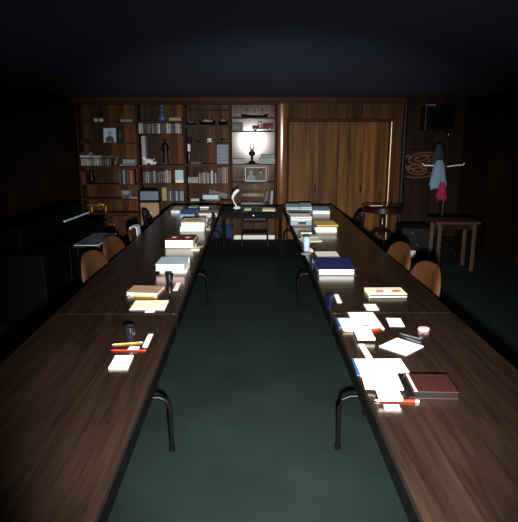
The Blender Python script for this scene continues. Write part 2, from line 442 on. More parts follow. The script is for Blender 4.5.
def flat_book(pxc, pxw, zb, th, col, label, group=None, Y=YF + 0.12, depth=0.2, rz=0.0, name='book', cat='book', mat=None):
    x = W(pxc, 170, Y - depth / 2).x; wd = abs(W(pxc + pxw / 2, 170, Y).x - W(pxc - pxw / 2, 170, Y).x)
    m = MB(); t = 0.003
    m.box((0, 0, t / 2), (wd, depth, t)); m.box((0, 0, th - t / 2), (wd, depth, t)); m.box((0, -depth / 2 + t / 2, th / 2), (wd, t, th - 2 * t - 0.0004))
    m.box((0, 0.002, th / 2), (wd - 0.01, depth - 0.012, th - 2 * t - 0.0004), mi=1)
    o = m.build(name, [mat or bmat(col), M_PAGES], None, (x, Y, zb + 0.0006), rz)
    return tag(o, label, cat, group)
def boxy(name, label, cat, px0, px1, pyt, zb, mat, Y=YF + 0.12, depth=0.14, group=None, bevel=0.006, rz=0, rx=0.0):
    x0, x1 = W(px0, 170, Y - depth / 2).x, W(px1, 170, Y - depth / 2).x
    h = W((px0 + px1) / 2, pyt, Y - depth / 2).z - zb
    m = MB().box((0, 0, h * 0.42), (x1 - x0, depth, h * 0.84), bevel=bevel)
    m.box((0, 0, h * 0.92), ((x1 - x0) * 1.02, depth * 1.02, h * 0.15), bevel=bevel * 0.6)      # its lid
    o = m.build(name, mat, None, ((x0 + x1) / 2, Y, zb + 0.0006), rz)
    return tag(o, label, cat, group)

# ---- bookcase A (left corner)
A = ZA
def cup(px, pyt, zb, mat, label, Y=YF + 0.1, rpx=1.9, cat='cup', name='cup', group=None):
    x = W(px, 150, Y).x; h = W(px, pyt, Y).z - zb; r = rpx * Y / FPX
    m = MB().lathe([(r * 0.6, 0), (r * 0.85, h * 0.3), (r, h * 0.95), (r, h), (r * 0.88, h), (r * 0.75, h * 0.3), (0, h * 0.12)], seg=20)
    m.tube([(r * 0.9, 0, h * 0.8), (r * 1.5, 0, h * 0.75), (r * 1.6, 0, h * 0.5), (r * 0.85, 0, h * 0.3)], r * 0.13, 8)
    return tag(m.build(name, mat, None, (x, Y, zb + 0.0005)), label, cat, group)
cup(97.5, 118.6, A[122.5], M_PALEBLUE, 'left one of two pale cups on the top shelf of the left bookcase')
cup(102.8, 118.6, A[122.5], M_PALEBLUE, 'right one of two pale cups on the top shelf of the left bookcase')
cup(113.5, 119.0, A[122.5], M_DGREY, 'dark little pot on the top left shelf beside the two pale cups', cat='pot', name='pot')
boxy('box', 'flat pale box at the right end of the top left shelf', 'box', 123, 135, 119.0, A[122.5], M_GREY)
boxy('box', 'low black box at the left end of the shelf with the portrait print', 'box', 81.4, 89, 139.5, A[143.5], M_BLACK)
# portrait print in a frame and a dark frame beside it
def framed(name, label, cat, px0, px1, pyt, zb, frame_mat, figs, Y=YF + 0.1, bw=0.01, bg=M_PALEBLUE, lean=0.12):
    x0, x1 = W(px0, 150, Y).x, W(px1, 150, Y).x; wd = x1 - x0; h = W(px0, pyt, Y).z - zb
    t = thing(name, label, cat, ((x0 + x1) / 2, Y, zb + 0.003))
    rot = Matrix.Rotation(-lean, 4, 'X')
    m = MB()
    for s in (-1, 1): m.box((s * (wd / 2 - bw / 2), 0, h / 2), (bw, 0.016, h), mat=rot, bevel=0.002)
    for z in (bw / 2, h - bw / 2): m.box((0, 0, z), (wd - 2 * bw, 0.016, bw), mat=rot, bevel=0.002)
    m.box((0, 0.012, h / 2), (wd, 0.006, h), mat=rot)
    m.box((0, 0.012 + h * lean * 0.75, h * 0.34), (0.02, 0.004, h * 0.6), (lean * 1.6, 0, 0))        # easel strut
    m.build('frame', frame_mat, t)
    p = MB(); p.box((0, 0.004, h / 2), (wd - 2 * bw + 0.002, 0.004, h - 2 * bw + 0.002), mat=rot)
    ms = [bg]
    for i, (mat, poly) in enumerate(figs):
        if mat not in ms: ms.append(mat)
        pl = [((u - 0.5) * (wd - 2 * bw), bw + v * (h - 2 * bw)) for u, v in poly]
        p.prism(pl, -0.0012 + 0.0005 * i, -0.0032 + 0.0005 * i + 0.004 + 0.0001, ms.index(mat), rot @ Matrix.Translation((0, 0.002 - 0.0006 * i, 0)) @ XZ)
    p.build('print', ms, t)
    return t
def oval(cx, cy, rx, ry, n=16): return [(cx + rx * math.cos(2 * PI * k / n), cy + ry * math.sin(2 * PI * k / n)) for k in range(n)]
framed('picture_frame', 'framed pale portrait print on the third shelf of the left bookcase', 'picture', 104, 117, 127.8, A[143.5], M_GREY,
       [(M_DGREY, [(0.12, 0.0), (0.88, 0.0), (0.8, 0.34), (0.58, 0.45), (0.42, 0.45), (0.2, 0.34)]), (M_BLUEGREY, oval(0.5, 0.62, 0.16, 0.2))])
framed('picture_frame', 'narrow black frame standing right of the pale portrait print', 'picture', 117.6, 123.5, 127.5, A[143.5], M_BLACK, [(M_DGREY, oval(0.5, 0.5, 0.2, 0.25))], bg=M_BLACK)
# third shelf
book_row(81.5, 112, ['cream', 'pale grey', 'cream', 'pale grey', 'grey', 'pale grey', 'cream', 'grey', 'dark grey', 'brown', 'grey', 'dark grey'], A[166.3], 158.2, 'the middle row of the left bookcase', 'books in the middle row of the left bookcase')
zt = W(97, 157.6, YF).z
flat_book(86, 10, zt, 0.034, 'white', 'white book lying on the row of books, at its left end in the left bookcase', 'books lying on the middle row of the left bookcase')
flat_book(97, 9, zt, 0.032, 'cream', 'cream book lying on the row of books, right of the white one', 'books lying on the middle row of the left bookcase')
flat_book(107, 9, zt, 0.03, 'dark grey', 'dark grey book lying on the row of books, left of the leaning book', 'books lying on the middle row of the left bookcase')
flat_book(86, 8.5, zt + 0.036, 0.05, 'dark blue', 'thick dark blue book on top of the white book in the left bookcase')
zb = A[166.3]
o = book_shape(0.03, 0.17, 0.15).build('book', [bmat('grey'), M_PAGES], None, (W(114.8, 165, YF + .03).x, YF + 0.1, zb + 0.006)); o.rotation_euler = (0, math.radians(22), 0)
tag(o, 'grey book leaning to the right in the middle of the left bookcase', 'book')
flat_book(129, 12.5, zb, 0.045, 'grey', 'grey book at the bottom of the lying pair in the left bookcase', 'lying pair in the left bookcase', depth=0.22)
flat_book(129, 11.5, zb + 0.046, 0.06, 'dark blue', 'thick blue-grey book on top of the lying pair in the left bookcase', 'lying pair in the left bookcase', depth=0.2, mat=M_BLUEGREY)
flat_book(121.3, 2.6, zb, 0.016, 'white', 'slim white booklet lying at the front edge of the left bookcase shelf', depth=0.1, Y=YF + 0.06)
# fourth shelf
book_row(80.5, 85.5, ['dark red', 'brown', 'dark red'], A[184.8], 170.5, 'the short row beside the black jug', 'dark books beside the black jug')
Yj = YF + 0.12; jx = W(91.8, 178, Yj).x; jh = W(90, 170, Yj).z - A[184.8]
m = MB().lathe([(0.035, 0), (0.055, 0.03), (0.06, jh * 0.4), (0.035, jh * 0.75), (0.03, jh * 0.88), (0.04, jh), (0.033, jh), (0.024, jh * 0.85), (0, jh * 0.8)], seg=24)
m.tube([(0.05, 0, jh * 0.35), (0.085, 0, jh * 0.5), (0.08, 0, jh * 0.78), (0.034, 0, jh * 0.9)], 0.008, 8)
tag(m.build('jug', M_BLACK, None, (jx, Yj, A[184.8] + 0.0005)), 'tall black jug on the lower shelf of the left bookcase', 'jug')
book_row(118.5, 134, ['dark grey', 'black', 'pale blue', 'black', 'brown', 'dark red', 'tan', 'dark red'], A[184.8], 169, 'the lower right row of the left bookcase', 'books at the right of the left bookcase lower shelf')
flat_book(124, 8, A[199.3], 0.07, 'dark grey', 'dark grey case at the bottom of the pile in the left bookcase', None, mat=M_DGREY, name='case', cat='case')
flat_book(124, 7, A[199.3] + 0.071, 0.07, 'grey', 'grey case on top of the pile in the left bookcase', None, mat=M_GREY, name='case', cat='case')
flat_book(132.0, 7.5, A[199.3], 0.025, 'pale blue', 'thin pale blue book lying right of the pile of grey cases')
# ---- bookcase B
B = ZB
Yv = YF + 0.12
x = W(162, 112, Yv).x; h = W(162, 105, Yv).z - B[121.5]
m = MB().lathe([(0.05, 0), (0.068, 0.02), (0.07, 0.05), (0.06, h * 0.36), (0.028, h * 0.5), (0.024, h * 0.72), (0.034, h * 0.8), (0.022, h * 0.92), (0.026, h), (0, h)], seg=28)
tag(m.build('vase', M_BLUEGLAZE, None, (x, Yv, B[121.5] + 0.0005)), 'blue glazed bottle vase on the highest shelf above a row of books', 'vase')
boxy('box', 'flat tan box on the highest shelf right of the blue vase', 'box', 171, 182.5, 117.5, B[121.5], M_TAN)
book_row(140.8, 183.0, ['white', 'pale grey', 'black', 'dark grey', 'grey', 'dark grey', 'grey', 'black', 'grey', 'white', 'dark blue', 'dark red', 'black', 'white', 'pale grey', 'dark green', 'black', 'pale grey', 'white', 'grey'], B[134.0], 123.0, 'the top full row above the black statue', 'books in the top full row above the black statue', jit=0.08)
o = book_shape(0.075, W(144, 136, YF).z - B[165.5], 0.2).build('binder', [plain('binder_lilac_grey', (150, 150, 164), 0.5), M_PAGES], None, (W(143.2, 150, YF).x, YF + 0.15, B[165.5] + 0.0006))
tag(o, 'tall pale grey binder standing left of the black statue', 'binder')
def blob_animal(px, pyt, zb, mat, label, Y=YF + 0.06, s=1.0):
    x = W(px, 160, Y).x; h = W(px, pyt, Y).z - zb
    m = MB()
    m.ball((0, 0, h * 0.45), h * 0.36, (1.5, 0.8, 0.9)); m.ball((-h * 0.55, 0, h * 0.8), h * 0.22, (1.2, 0.9, 1))
    m.cyl((-h * 0.3, 0, h * 0.5), (-h * 0.52, 0, h * 0.82), h * 0.2, r1=h * 0.14)
    for sx in (-0.32, 0.32):
        for sy in (-0.13, 0.13): m.cyl((sx * h, sy * h, 0), (sx * h, sy * h, h * 0.42), h * 0.08, r1=h * 0.11)
    m.cyl((h * 0.45, 0, h * 0.5), (h * 0.75, 0, h * 0.75), h * 0.07, r1=h * 0.03)
    return tag(m.build('figurine', mat, None, (x, Y, zb + 0.0005)), label, 'figurine')
blob_animal(148.6, 156.6, B[165.5], M_WHITE, 'small white animal figurine at the foot of the tall grey binder')
blob_animal(154.0, 160.5, B[165.5], M_WHITE, 'smallest white animal figurine, right of the other white one', Y=YF + 0.04)
# black statue: a slim robed standing figure on a plinth
x = W(165.5, 150, YF + 0.12).x; h = W(165.5, 138.5, YF + 0.12).z - B[165.5]
m = MB(); m.box((0, 0, 0.02), (0.12, 0.1, 0.04), bevel=0.006)
m.lathe([(0.052, 0.04), (0.05, h * 0.2), (0.043, h * 0.42), (0.034, h * 0.52), (0.05, h * 0.68), (0.056, h * 0.76), (0.03, h * 0.81), (0.018, h * 0.84), (0.026, h * 0.88), (0.03, h * 0.92), (0.024, h * 0.97), (0.0, h)], seg=24, sy=0.75)
for s in (-1, 1): m.tube([(s * 0.05, 0, h * 0.75), (s * 0.066, -0.01, h * 0.6), (s * 0.03, -0.045, h * 0.52)], 0.013, 8)
tag(m.build('statue', M_BLACK, None, (x, YF + 0.12, B[165.5] + 0.0005)), 'tall black standing statue between the shelves of the second bookcase', 'statue')
book_row(142.5, 171, ['dark grey', 'grey', 'pale grey', 'brown', 'black', 'pink', 'black', 'teal', 'teal', 'dark grey', 'pink', 'pale grey', 'tan'], B[183.5], 170, 'the row below the black statue', 'books in the row below the black statue', jit=0.16)
t = thing('box', 'pale blue box with cream base at the right end of the row below the statue', 'box', (W(179.2, 175, YF + 0.02).x, YF + 0.1, B[183.5] + 0.0005))
hh = W(180, 170, YF).z - B[183.5]; ww = 8.0 * YF / FPX
MB().box((0, 0, hh * 0.13), (ww, 0.16, hh * 0.26), bevel=0.004).build('base', M_CREAM, t)
MB().box((0, 0, hh * 0.63), (ww * 1.02, 0.165, hh * 0.72), bevel=0.004).build('lid', M_PALEBLUE, t)
book_row(160.8, 166, ['yellow'], B[201.5], 187.5, 'the low row right of the grey-blue chair', 'books right of the grey-blue chair', jit=0.01)
book_row(166.5, 183.0, ['dark blue', 'pale grey', 'dark blue', 'black', 'pale blue', 'dark blue', 'pale grey', 'pale blue'], B[201.5], 190.5, 'the bottom row behind the yellow book', 'books in the bottom row behind the yellow book', jit=0.05)
# ---- bookcase C: dark models on two shelves
def model_ship(px0, px1, pyt, zb, hull_m, top_m, label, Y=YF + 0.1, masts=2, funnel=False):
    x0, x1 = W(px0, 120, Y).x, W(px1, 120, Y).x; L = x1 - x0; h = W(px0, pyt, Y).z - zb
    t = thing('model_ship', label, 'model ship', ((x0 + x1) / 2, Y, zb + 0.0005), 0)
    hh = h * (0.3 if not funnel else 0.24)
    m = MB(); pts = []
    n = 12
    sub = bmesh.new()
    top = []; bot = []
    for i in range(n + 1):
        u = i / n; wv = 0.045 * (math.sin(PI * min(1, u * 1.15 + 0.05)) ** 0.5 if u < 0.87 else max(0.0, (1 - u) / 0.13) ** 0.7) + 0.0015
        sh = hh * (1 + 0.35 * (2 * u - 1) ** 2)
        top.append((-L / 2 + L * u, wv, sh)); bot.append((-L / 2 + L * (0.06 + 0.86 * u), wv * 0.55, 0.0))
    v = {}
    for i in range(n + 1):
        for s in (-1, 1):
            v[i, s, 1] = sub.verts.new((top[i][0], s * top[i][1], top[i][2])); v[i, s, 0] = sub.verts.new((bot[i][0], s * bot[i][1], 0))
    for i in range(n):
        for s in (-1, 1): sub.faces.new((v[i, s, 0], v[i + 1, s, 0], v[i + 1, s, 1], v[i, s, 1]))
        sub.faces.new((v[i, -1, 1], v[i + 1, -1, 1], v[i + 1, 1, 1], v[i, 1, 1])); sub.faces.new((v[i, -1, 0], v[i + 1, -1, 0], v[i + 1, 1, 0], v[i, 1, 0]))
    for i in (0, n): sub.faces.new((v[i, -1, 0], v[i, 1, 0], v[i, 1, 1], v[i, -1, 1]))
    m._merge(sub, Matrix.Identity(4), 0, False)
    m.build('hull', hull_m, t)
    d = MB(); d.box((0, 0, hh * 1.15), (L * 0.62, 0.05, hh * 0.5), bevel=0.003); d.box((-L * 0.03, 0, hh * 1.5), (L * 0.34, 0.04, hh * 0.45), bevel=0.003)
    d.build('deckhouse', top_m, t)
    if funnel:
        f = MB()
        for fx in (-0.06, 0.06): f.cyl((L * fx, 0, hh * 1.6), (L * fx, 0, h * 0.96), 0.012)
        f.build('funnel', top_m, t)
    k = MB()
    for i in range(masts):
        mx = L * ((i + 0.5) / masts - 0.5) * 0.85
        k.cyl((mx, 0, hh), (mx, 0, h), 0.004, 8); k.cyl((mx - L * 0.06, 0, h * 0.75), (mx + L * 0.06, 0, h * 0.72), 0.003, 8)
    k.build('mast', hull_m, t)
    return t
C_ = ZCc
model_ship(186.8, 196, 118.0, C_[125.5], M_BLACKM2, M_DGREY, 'leftmost of three small dark model ships, under an empty shelf', masts=1)
model_ship(199, 215.5, 114.5, C_[125.5], M_BLACKM2, M_DKWOOD, 'middle and longest of the three small dark model ships', masts=3)
model_ship(218.6, 228, 113.5, C_[125.5], M_BLACKM2, M_DGREY, 'rightmost of three small dark model ships, beside the green box', masts=2)
# small dark objects on the next shelf
cup(190.2, 137.5, C_[143.2], M_BLACK, 'black mug at the left end of the shelf with the toy aeroplane', rpx=1.8, name='mug', cat='mug')
cup(199.0, 138.5, C_[143.2], M_DKWOOD, 'dark brown mug between the black mug and the little clock', rpx=2.0, name='mug', cat='mug')
t = thing('clock', 'little dark wooden clock with pale centre strip beside the toy aeroplane', 'clock', (W(209.5, 140, YF + 0.1).x, YF + 0.1, C_[143.2] + 0.0005))
hh = W(209, 137, YF + 0.1).z - C_[143.2]
m = MB().box((0, 0, 0.008), (0.125, 0.06, 0.016), bevel=0.003); m.box((0, 0, hh / 2), (0.105, 0.05, hh - 0.01), bevel=0.012); m.build('case', M_DKWOOD, t)
MB().box((0.005, -0.027, hh * 0.46), (0.022, 0.008, hh * 0.7), bevel=0.002).build('face', M_CREAM, t)
# toy aeroplane seen from the front
t = thing('toy_aeroplane', 'dark toy aeroplane with wide wings, right of the little clock', 'toy aeroplane', (W(222.2, 141, YF + 0.1).x, YF + 0.1, C_[143.2] + 0.0005))
hh = W(223, 136.5, YF + 0.1).z - C_[143.2]
m = MB().lathe([(0.006, 0), (0.018, 0.02), (0.022, 0.07), (0.018, 0.13), (0.008, 0.2), (0, 0.21)], (0, -0.1, hh * 0.5), 16, 0, Matrix.Rotation(-PI / 2, 4, 'X')); m.build('fuselage', M_BLACKM2, t)
m = MB().box((0, -0.03, hh * 0.42), (0.21, 0.045, 0.014), bevel=0.004); m.box((0, 0.085, hh * 0.55), (0.08, 0.025, 0.008), bevel=0.002); m.build('wing', M_BLACK, t)
MB().box((0, 0.085, hh * 0.72), (0.006, 0.03, hh * 0.5), bevel=0.002).build('tail_fin', M_DGREY, t)
m = MB()
for s in (-1, 1):
    m.cyl((s * 0.03, -0.03, hh * 0.4), (s * 0.035, -0.03, 0.012), 0.003, 8); m.cyl((s * 0.03, -0.03, 0.012), (s * 0.04, -0.03, 0.012), 0.012, 14)
m.cyl((0, 0.09, hh * 0.45), (0, 0.09, 0.0), 0.004, 8)
m.build('undercarriage', M_BLACK, t)
t = thing('bottle', 'dark bottle with tall white cap, on the shelf with the blue-grey volumes', 'bottle', (W(189, 150, YF + 0.1).x, YF + 0.1, C_[164.5] + 0.0005))
hh = W(189, 144, YF + 0.1).z - C_[164.5]
MB().lathe([(0.024, 0), (0.027, 0.015), (0.027, hh * 0.52), (0.02, hh * 0.63)], seg=20).build('body', M_DKWOOD, t)
MB().lathe([(0.023, hh * 0.63), (0.025, hh * 0.66), (0.025, hh * 0.95), (0.018, hh), (0, hh)], seg=20).build('cap', M_WHITE, t)
flat_book(196, 10, C_[164.5], 0.035, 'black', 'thin black book lying alone right of the white-capped bottle')
z = C_[164.5]
for i in range(6):
    th = (W(224, 144.5, YF + 0.05).z - C_[164.5]) / 6
    flat_book(223.0 + random.uniform(-0.2, 0.2), 11.2, z, th - 0.002, 'x', 'blue-grey volume, %s in the stack left of the oil lamp' % ['lowest', 'second from the bottom', 'third from the bottom', 'fourth from the bottom', 'second from the top', 'topmost'][i], 'stack of blue-grey volumes left of the oil lamp', mat=plain('volume_bluegrey', (88, 104, 124), 0.5))
    z += th
boxy('box', 'low grey box at the left end of the row under the blue-grey volumes', 'box', 187.6, 198, 177, C_[184.0], M_GREY)
book_row(198.5, 216.5, ['pink', 'dark grey', 'tan', 'pale grey', 'dark red', 'pale grey', 'dark green', 'white', 'black', 'pink'], C_[184.0], 170.5, 'the row right of the low grey box', 'books right of the low grey box', jit=0.22)
book_row(217, 228.2, ['black', 'dark blue', 'black', 'orange-brown', 'tan', 'brown'], C_[184.0], 166.5, 'the tall row under the blue-grey volumes', 'tall books under the blue-grey volumes', jit=0.1)
flat_book(194, 8.5, C_[201.5], 0.04, 'white', 'small white book lying low on the shelf above the left tables far end', Y=YF + 0.08)
t = flat_book(212, 15, C_[201.5], 0.03, 'brown', 'brown box file under the white case on the lowest open shelf', mat=M_DKWOOD, name='box_file', cat='box file', Y=YF + 0.1)
flat_book(210, 15.5, C_[201.5] + 0.031, 0.075, 'white', 'long white case on top of the brown box file', mat=M_PALEBLUE, name='case', cat='case', Y=YF + 0.08)
o = MB().box((0, 0, 0.05), (0.34, 0.02, 0.1), bevel=0.004).build('board', M_DKWOOD, None, (W(217.5, 196, YF + 0.25).x, YF + 0.235, C_[201.5] + 0.045)); o.rotation_euler = (0, math.radians(14), 0)
tag(o, 'dark slanted board leaning at the back of the lowest open shelf', 'board')
# ---- bookcase D: steamer, green box, fire engine, oil lamp, books, framed photo
D = ZD
model_ship(240.5, 269, 107.5, D[117.8], M_BLACK, M_GREY, 'long black-hulled model steamer with grey decks on the top shelf', masts=3, funnel=True)
boxy('box', 'dark green box at the left end of the shelf with the red truck', 'box', 232.6, 243, 122.5, D[131.6], M_GREEN)
def fire_truck():
    Y = YF + 0.1
    x0, x1 = W(252, 126, Y).x, W(274, 126, Y).x; L = x1 - x0; h = W(260, 121.8, Y).z - D[131.6]
    t = thing('toy_fire_truck', 'red vintage toy fire truck on the shelf above the oil lamp', 'toy truck', ((x0 + x1) / 2, Y, D[131.6] + 0.0005))
    r = h * 0.2
    MB().box((0.0, 0, r * 1.25), (L * 0.96, 0.085, h * 0.1), bevel=0.003).build('chassis', M_BLACK, t)
    m = MB().box((-L * 0.36, 0, h * 0.42), (L * 0.24, 0.07, h * 0.3), bevel=0.012); m.build('bonnet', M_TRUCK, t)
    m = MB().box((-L * 0.14, 0, h * 0.48), (L * 0.2, 0.095, h * 0.4), bevel=0.008)
    for sx in (-0.23, -0.05):
        for sy in (-1, 1): m.cyl((L * sx, sy * 0.04, h * 0.6), (L * sx, sy * 0.04, h * 0.93), 0.004, 8)
    m.box((-L * 0.14, 0, h * 0.95), (L * 0.22, 0.1, h * 0.08), bevel=0.006); m.build('cab', M_TRUCK, t)
    MB().box((-L * 0.14, -0.048, h * 0.5), (L * 0.07, 0.004, h * 0.28), bevel=0.001).build('door_emblem', M_PALEPINK, t)
    MB().box((L * 0.23, 0, h * 0.48), (L * 0.5, 0.095, h * 0.36), bevel=0.008).build('body', M_TRUCK, t)
    m = MB()
    for sy in (-0.052, 0.052):
        for dz in (0.72, 0.84): m.cyl((-L * 0.02, sy, h * dz), (L * 0.48, sy, h * dz), 0.003, 8)
        for i in range(8): m.cyl((L * (0.02 + 0.06 * i), sy, h * 0.7), (L * (0.02 + 0.06 * i), sy, h * 0.85), 0.0022, 6)
    m.build('ladder', M_BROWN, t)
    for sx in (-0.36, 0.3):
        for sy in (-0.048, 0.048):
            q = MB().lathe([(r * 0.5, -0.009), (r * 0.95, -0.009), (r, -0.004), (r, 0.004), (r * 0.95, 0.009), (r * 0.5, 0.009)], (L * sx, sy, r), 24, 0, Matrix.Rotation(PI / 2, 4, 'X')).build('wheel', M_BLACK, t)
            MB().lathe([(r * 0.5, -0.01), (r * 0.5, 0.01)], (L * sx, sy, r), 16, 0, Matrix.Rotation(PI / 2, 4, 'X')).build('hub', M_PALEPINK, q)
    for sy in (-0.025, 0.025): MB().ball((-L * 0.485, sy, h * 0.5), 0.01, (0.6, 1, 1)).build('headlight', M_BRASS, t)
fire_truck()
def oil_lamp():
    Y = YF + 0.1; x = W(252, 150, Y).x; z0 = D[164.5]; H = W(252, 136.2, Y).z - z0
    t = thing('oil_lamp', 'black oil lamp with glass chimney in front of the bright panel', 'oil lamp', (x, Y, z0 + 0.0005))
    MB().lathe([(0.065, 0), (0.066, 0.012), (0.05, 0.03), (0.02, 0.05), (0.017, H * 0.17), (0.03, H * 0.2), (0.018, H * 0.23), (0.02, H * 0.27)], seg=28).build('base', M_BLACK, t)
    MB().lathe([(0.02, H * 0.27), (0.045, H * 0.3), (0.058, H * 0.36), (0.052, H * 0.42), (0.028, H * 0.455)], seg=28).build('oil_font', M_BLACK, t)
    k = MB().lathe([(0.028, H * 0.455), (0.034, H * 0.475), (0.034, H * 0.51), (0.022, H * 0.53)], seg=24); k.cyl((0.03, 0, H * 0.49), (0.06, 0, H * 0.49), 0.003, 8); k.cyl((0.058, 0, H * 0.49), (0.062, 0, H * 0.49), 0.011, 12)
    k.build('burner', M_BRASS, t)
    P = [(0.03, H * 0.52), (0.036, H * 0.56), (0.046, H * 0.63), (0.04, H * 0.71), (0.026, H * 0.8), (0.022, H * 0.9), (0.024, H)]
    MB().lathe(P + [(r - 0.002, z) for r, z in reversed(P)] + [P[0]], seg=28).build('chimney', M_GLASS, t)
oil_lamp()
flat_book(239, 12, D[164.5], 0.085, 'grey', 'thick grey book lying left of the oil lamp', depth=0.2, mat=M_GREY)
flat_book(267.0, 15.4, D[164.5], 0.092, 'grey', 'lower of two thick grey-green books right of the oil lamp', 'pair of books right of the oil lamp', depth=0.2, mat=plain('book_greygreen', (112, 128, 126), 0.5))
flat_book(267.6, 13.4, D[164.5] + 0.093, 0.062, 'grey', 'upper of two thick grey-green books right of the oil lamp', 'pair of books right of the oil lamp', depth=0.18, mat=plain('book_greygreen_dark', (86, 104, 104), 0.5))
M_TEAL = plain('print_teal', (60, 108, 118), 0.5)
framed('picture_frame', 'dark framed photo of two seated people on the shelf below the oil lamp', 'picture', 245, 266.5, 167.6, D[182.6], M_DKWOOD,
       [(M_TEAL, [(0.03, 0), (0.5, 0), (0.46, 0.3), (0.33, 0.52), (0.2, 0.52), (0.08, 0.34)]), (M_TAN, oval(0.26, 0.66, 0.075, 0.15)),
        (M_BLACK, [(0.5, 0), (0.98, 0), (0.92, 0.36), (0.8, 0.5), (0.68, 0.5), (0.55, 0.3)]), (M_DARKCLOTH, oval(0.735, 0.7, 0.1, 0.2)), (M_TAN, oval(0.74, 0.64, 0.065, 0.13))], bg=plain('print_brown', (92, 84, 76), 0.6, spec=0.2), lean=0.08)

# ------------------------------------------------------------------ tables
ZT = 0.74
LX0, LX1, RX0, RX1 = -1.24, -0.465, 0.505, 1.28
def fold_table(x0, x1, y0, y1, label, inset=0.34):
    cx, cy = (x0 + x1) / 2, (y0 + y1) / 2; wd, ln = x1 - x0, y1 - y0 - 0.006
    t = thing('folding_table', label, 'table', (cx, cy, 0), 0, 'long folding tables')
    m = MB()
    c = 0.03; poly = []
    for sx, sy, a0 in ((1, 1, 0), (-1, 1, 90), (-1, -1, 180), (1, -1, 270)):
        for k in range(5):
            a = math.radians(a0 + 22.5 * k); poly.append((sx * (wd / 2 - c) + c * math.cos(a), sy * (ln / 2 - c) + c * math.sin(a)))
    m.prism(poly, ZT - 0.03, ZT); m.build('tabletop', M_TABLE, t, bevel=0.003)
    q = [(x * 1.003, y * 1.0008) for x, y in poly]
    MB().prism(q, ZT - 0.029, ZT - 0.003).build('edge_band', M_EDGE, t)
    m = MB()
    for s in (-1, 1): m.box((s * (wd / 2 - 0.014), 0, ZT - 0.075), (0.02, ln - 0.03, 0.085))  # black rails set flush with the edge, imitating the shade band below it
    m.build('apron', M_BLACKM2, t)
    for s in (-1, 1):
        y = s * (ln / 2 - (inset if s > 0 else 0.05)); e = wd / 2 - 0.012 if s > 0 else 0.13; k = MB()
        for q in (-1, 1):
            k.tube([(q * 0.05, y, ZT - 0.03), (q * 0.05, y, 0.42), (q * 0.052, y, 0.36), (q * 0.06, y, 0.345), (q * (e - 0.06), y, 0.345), (q * (e - 0.018), y, 0.325), (q * e, y, 0.27), (q * e, y, 0.0)], 0.014, 10)
            k.cyl((q * e, y, 0), (q * e, y, 0.03), 0.019, 12)
        k.box((0, y, ZT - 0.04), (wd * 0.6, 0.04, 0.02))
        k.build('leg', M_BLACKM, t)
Y0 = T(176, 314, ZT).y
TL = 2.62
for side, (a, b_) in (('left', (LX0, LX1)), ('right', (RX0, RX1))):
    for i, nm in enumerate(('nearest', 'middle', 'farthest')):
        ya = Y0 + (i - 1) * TL
        fold_table(a, b_, ya, ya + TL, '%s dark walnut folding table of the %s row' % (nm, side), 0.34 if i == 0 else 0.14)
YE = Y0 + 2 * TL
# dark cross table joining the two rows
def cross_table():
    ya, yb = 7.72, 8.36
    x0, x1 = LX1 + 0.012, RX0 - 0.012
    t = thing('cross_table', 'short dark table joining the far ends of both rows', 'table', ((x0 + x1) / 2, (ya + yb) / 2, 0))
    wd, dp = x1 - x0, yb - ya
    MB().box((0, 0, ZT - 0.012), (wd, dp, 0.024), bevel=0.004).build('tabletop', M_TABLEX, t)
    m = MB(); m.box((0, -dp / 2 + 0.03, ZT - 0.062), (wd - 0.06, 0.02, 0.075)); m.box((0, dp / 2 - 0.03, ZT - 0.062), (wd - 0.06, 0.02, 0.075)); m.build('apron', M_TABLEX, t)
    MB().lathe([(0.007, 0), (0.007, 0.012), (0.015, 0.02), (0.012, 0.03), (0, 0.033)], (W(253.5, 214, ya).x - t.location.x, -dp / 2 + 0.02, ZT - 0.055), 14, 0, Matrix.Rotation(PI / 2, 4, 'X')).build('knob', M_STEEL, t)
    for sx in (-1, 1):
        for sy in (-1, 1): MB().box((sx * (wd / 2 - 0.05), sy * (dp / 2 - 0.04), (ZT - 0.03) / 2), (0.024, 0.024, ZT - 0.03), bevel=0.004).build('leg', M_BLACKM2, t)
cross_table()
# ------------------------------------------------------------------ dark cart with a player, seen under the cross table
CYc = 9.05
cx = (W(242, 225, CYc).x + W(267.5, 225, CYc).x) / 2; cw = W(267.5, 225, CYc).x - W(242, 225, CYc).x
t = thing('media_cart', 'black metal cart standing behind the short cross table', 'cart', (cx, CYc, 0))
for sx in (-1, 1):
    for sy in (-1, 1): MB().box((sx * cw / 2, sy * 0.16, 0.36), (0.022, 0.022, 0.66), bevel=0.003).build('post', M_BLACKM, t)
for z in (0.21, 0.4): MB().box((0, 0, z), (cw, 0.32, 0.02), bevel=0.003).build('shelf', M_BLACKM, t)
MB().box((0, 0, 0.685), (cw + 0.03, 0.36, 0.02), bevel=0.003).build('top', M_BLACKM, t)
m = MB()
for sx in (-1, 1):
    for sy in (-1, 1): m.cyl((sx * cw / 2 - 0.01, sy * 0.16, 0.018), (sx * cw / 2 + 0.01, sy * 0.16, 0.018), 0.018, 14)
m.build('castor', M_BLACK, t)
t = thing('video_player', 'black player with a silver strip on the cart behind the cross table', 'player', (cx, CYc, 0.4105))
MB().box((0, 0, 0.075), (cw - 0.05, 0.28, 0.13), bevel=0.006).build('case', M_BLACK, t)
MB().box((-0.02, -0.142, 0.06), (cw * 0.55, 0.004, 0.014)).build('silver_strip', M_STEEL, t)
m = MB()
for sx in (-1, 1):
    for sy in (-1, 1): m.cyl((sx * (cw / 2 - 0.06), sy * 0.1, 0), (sx * (cw / 2 - 0.06), sy * 0.1, 0.012), 0.012, 10)
m.build('foot', M_BLACK, t)
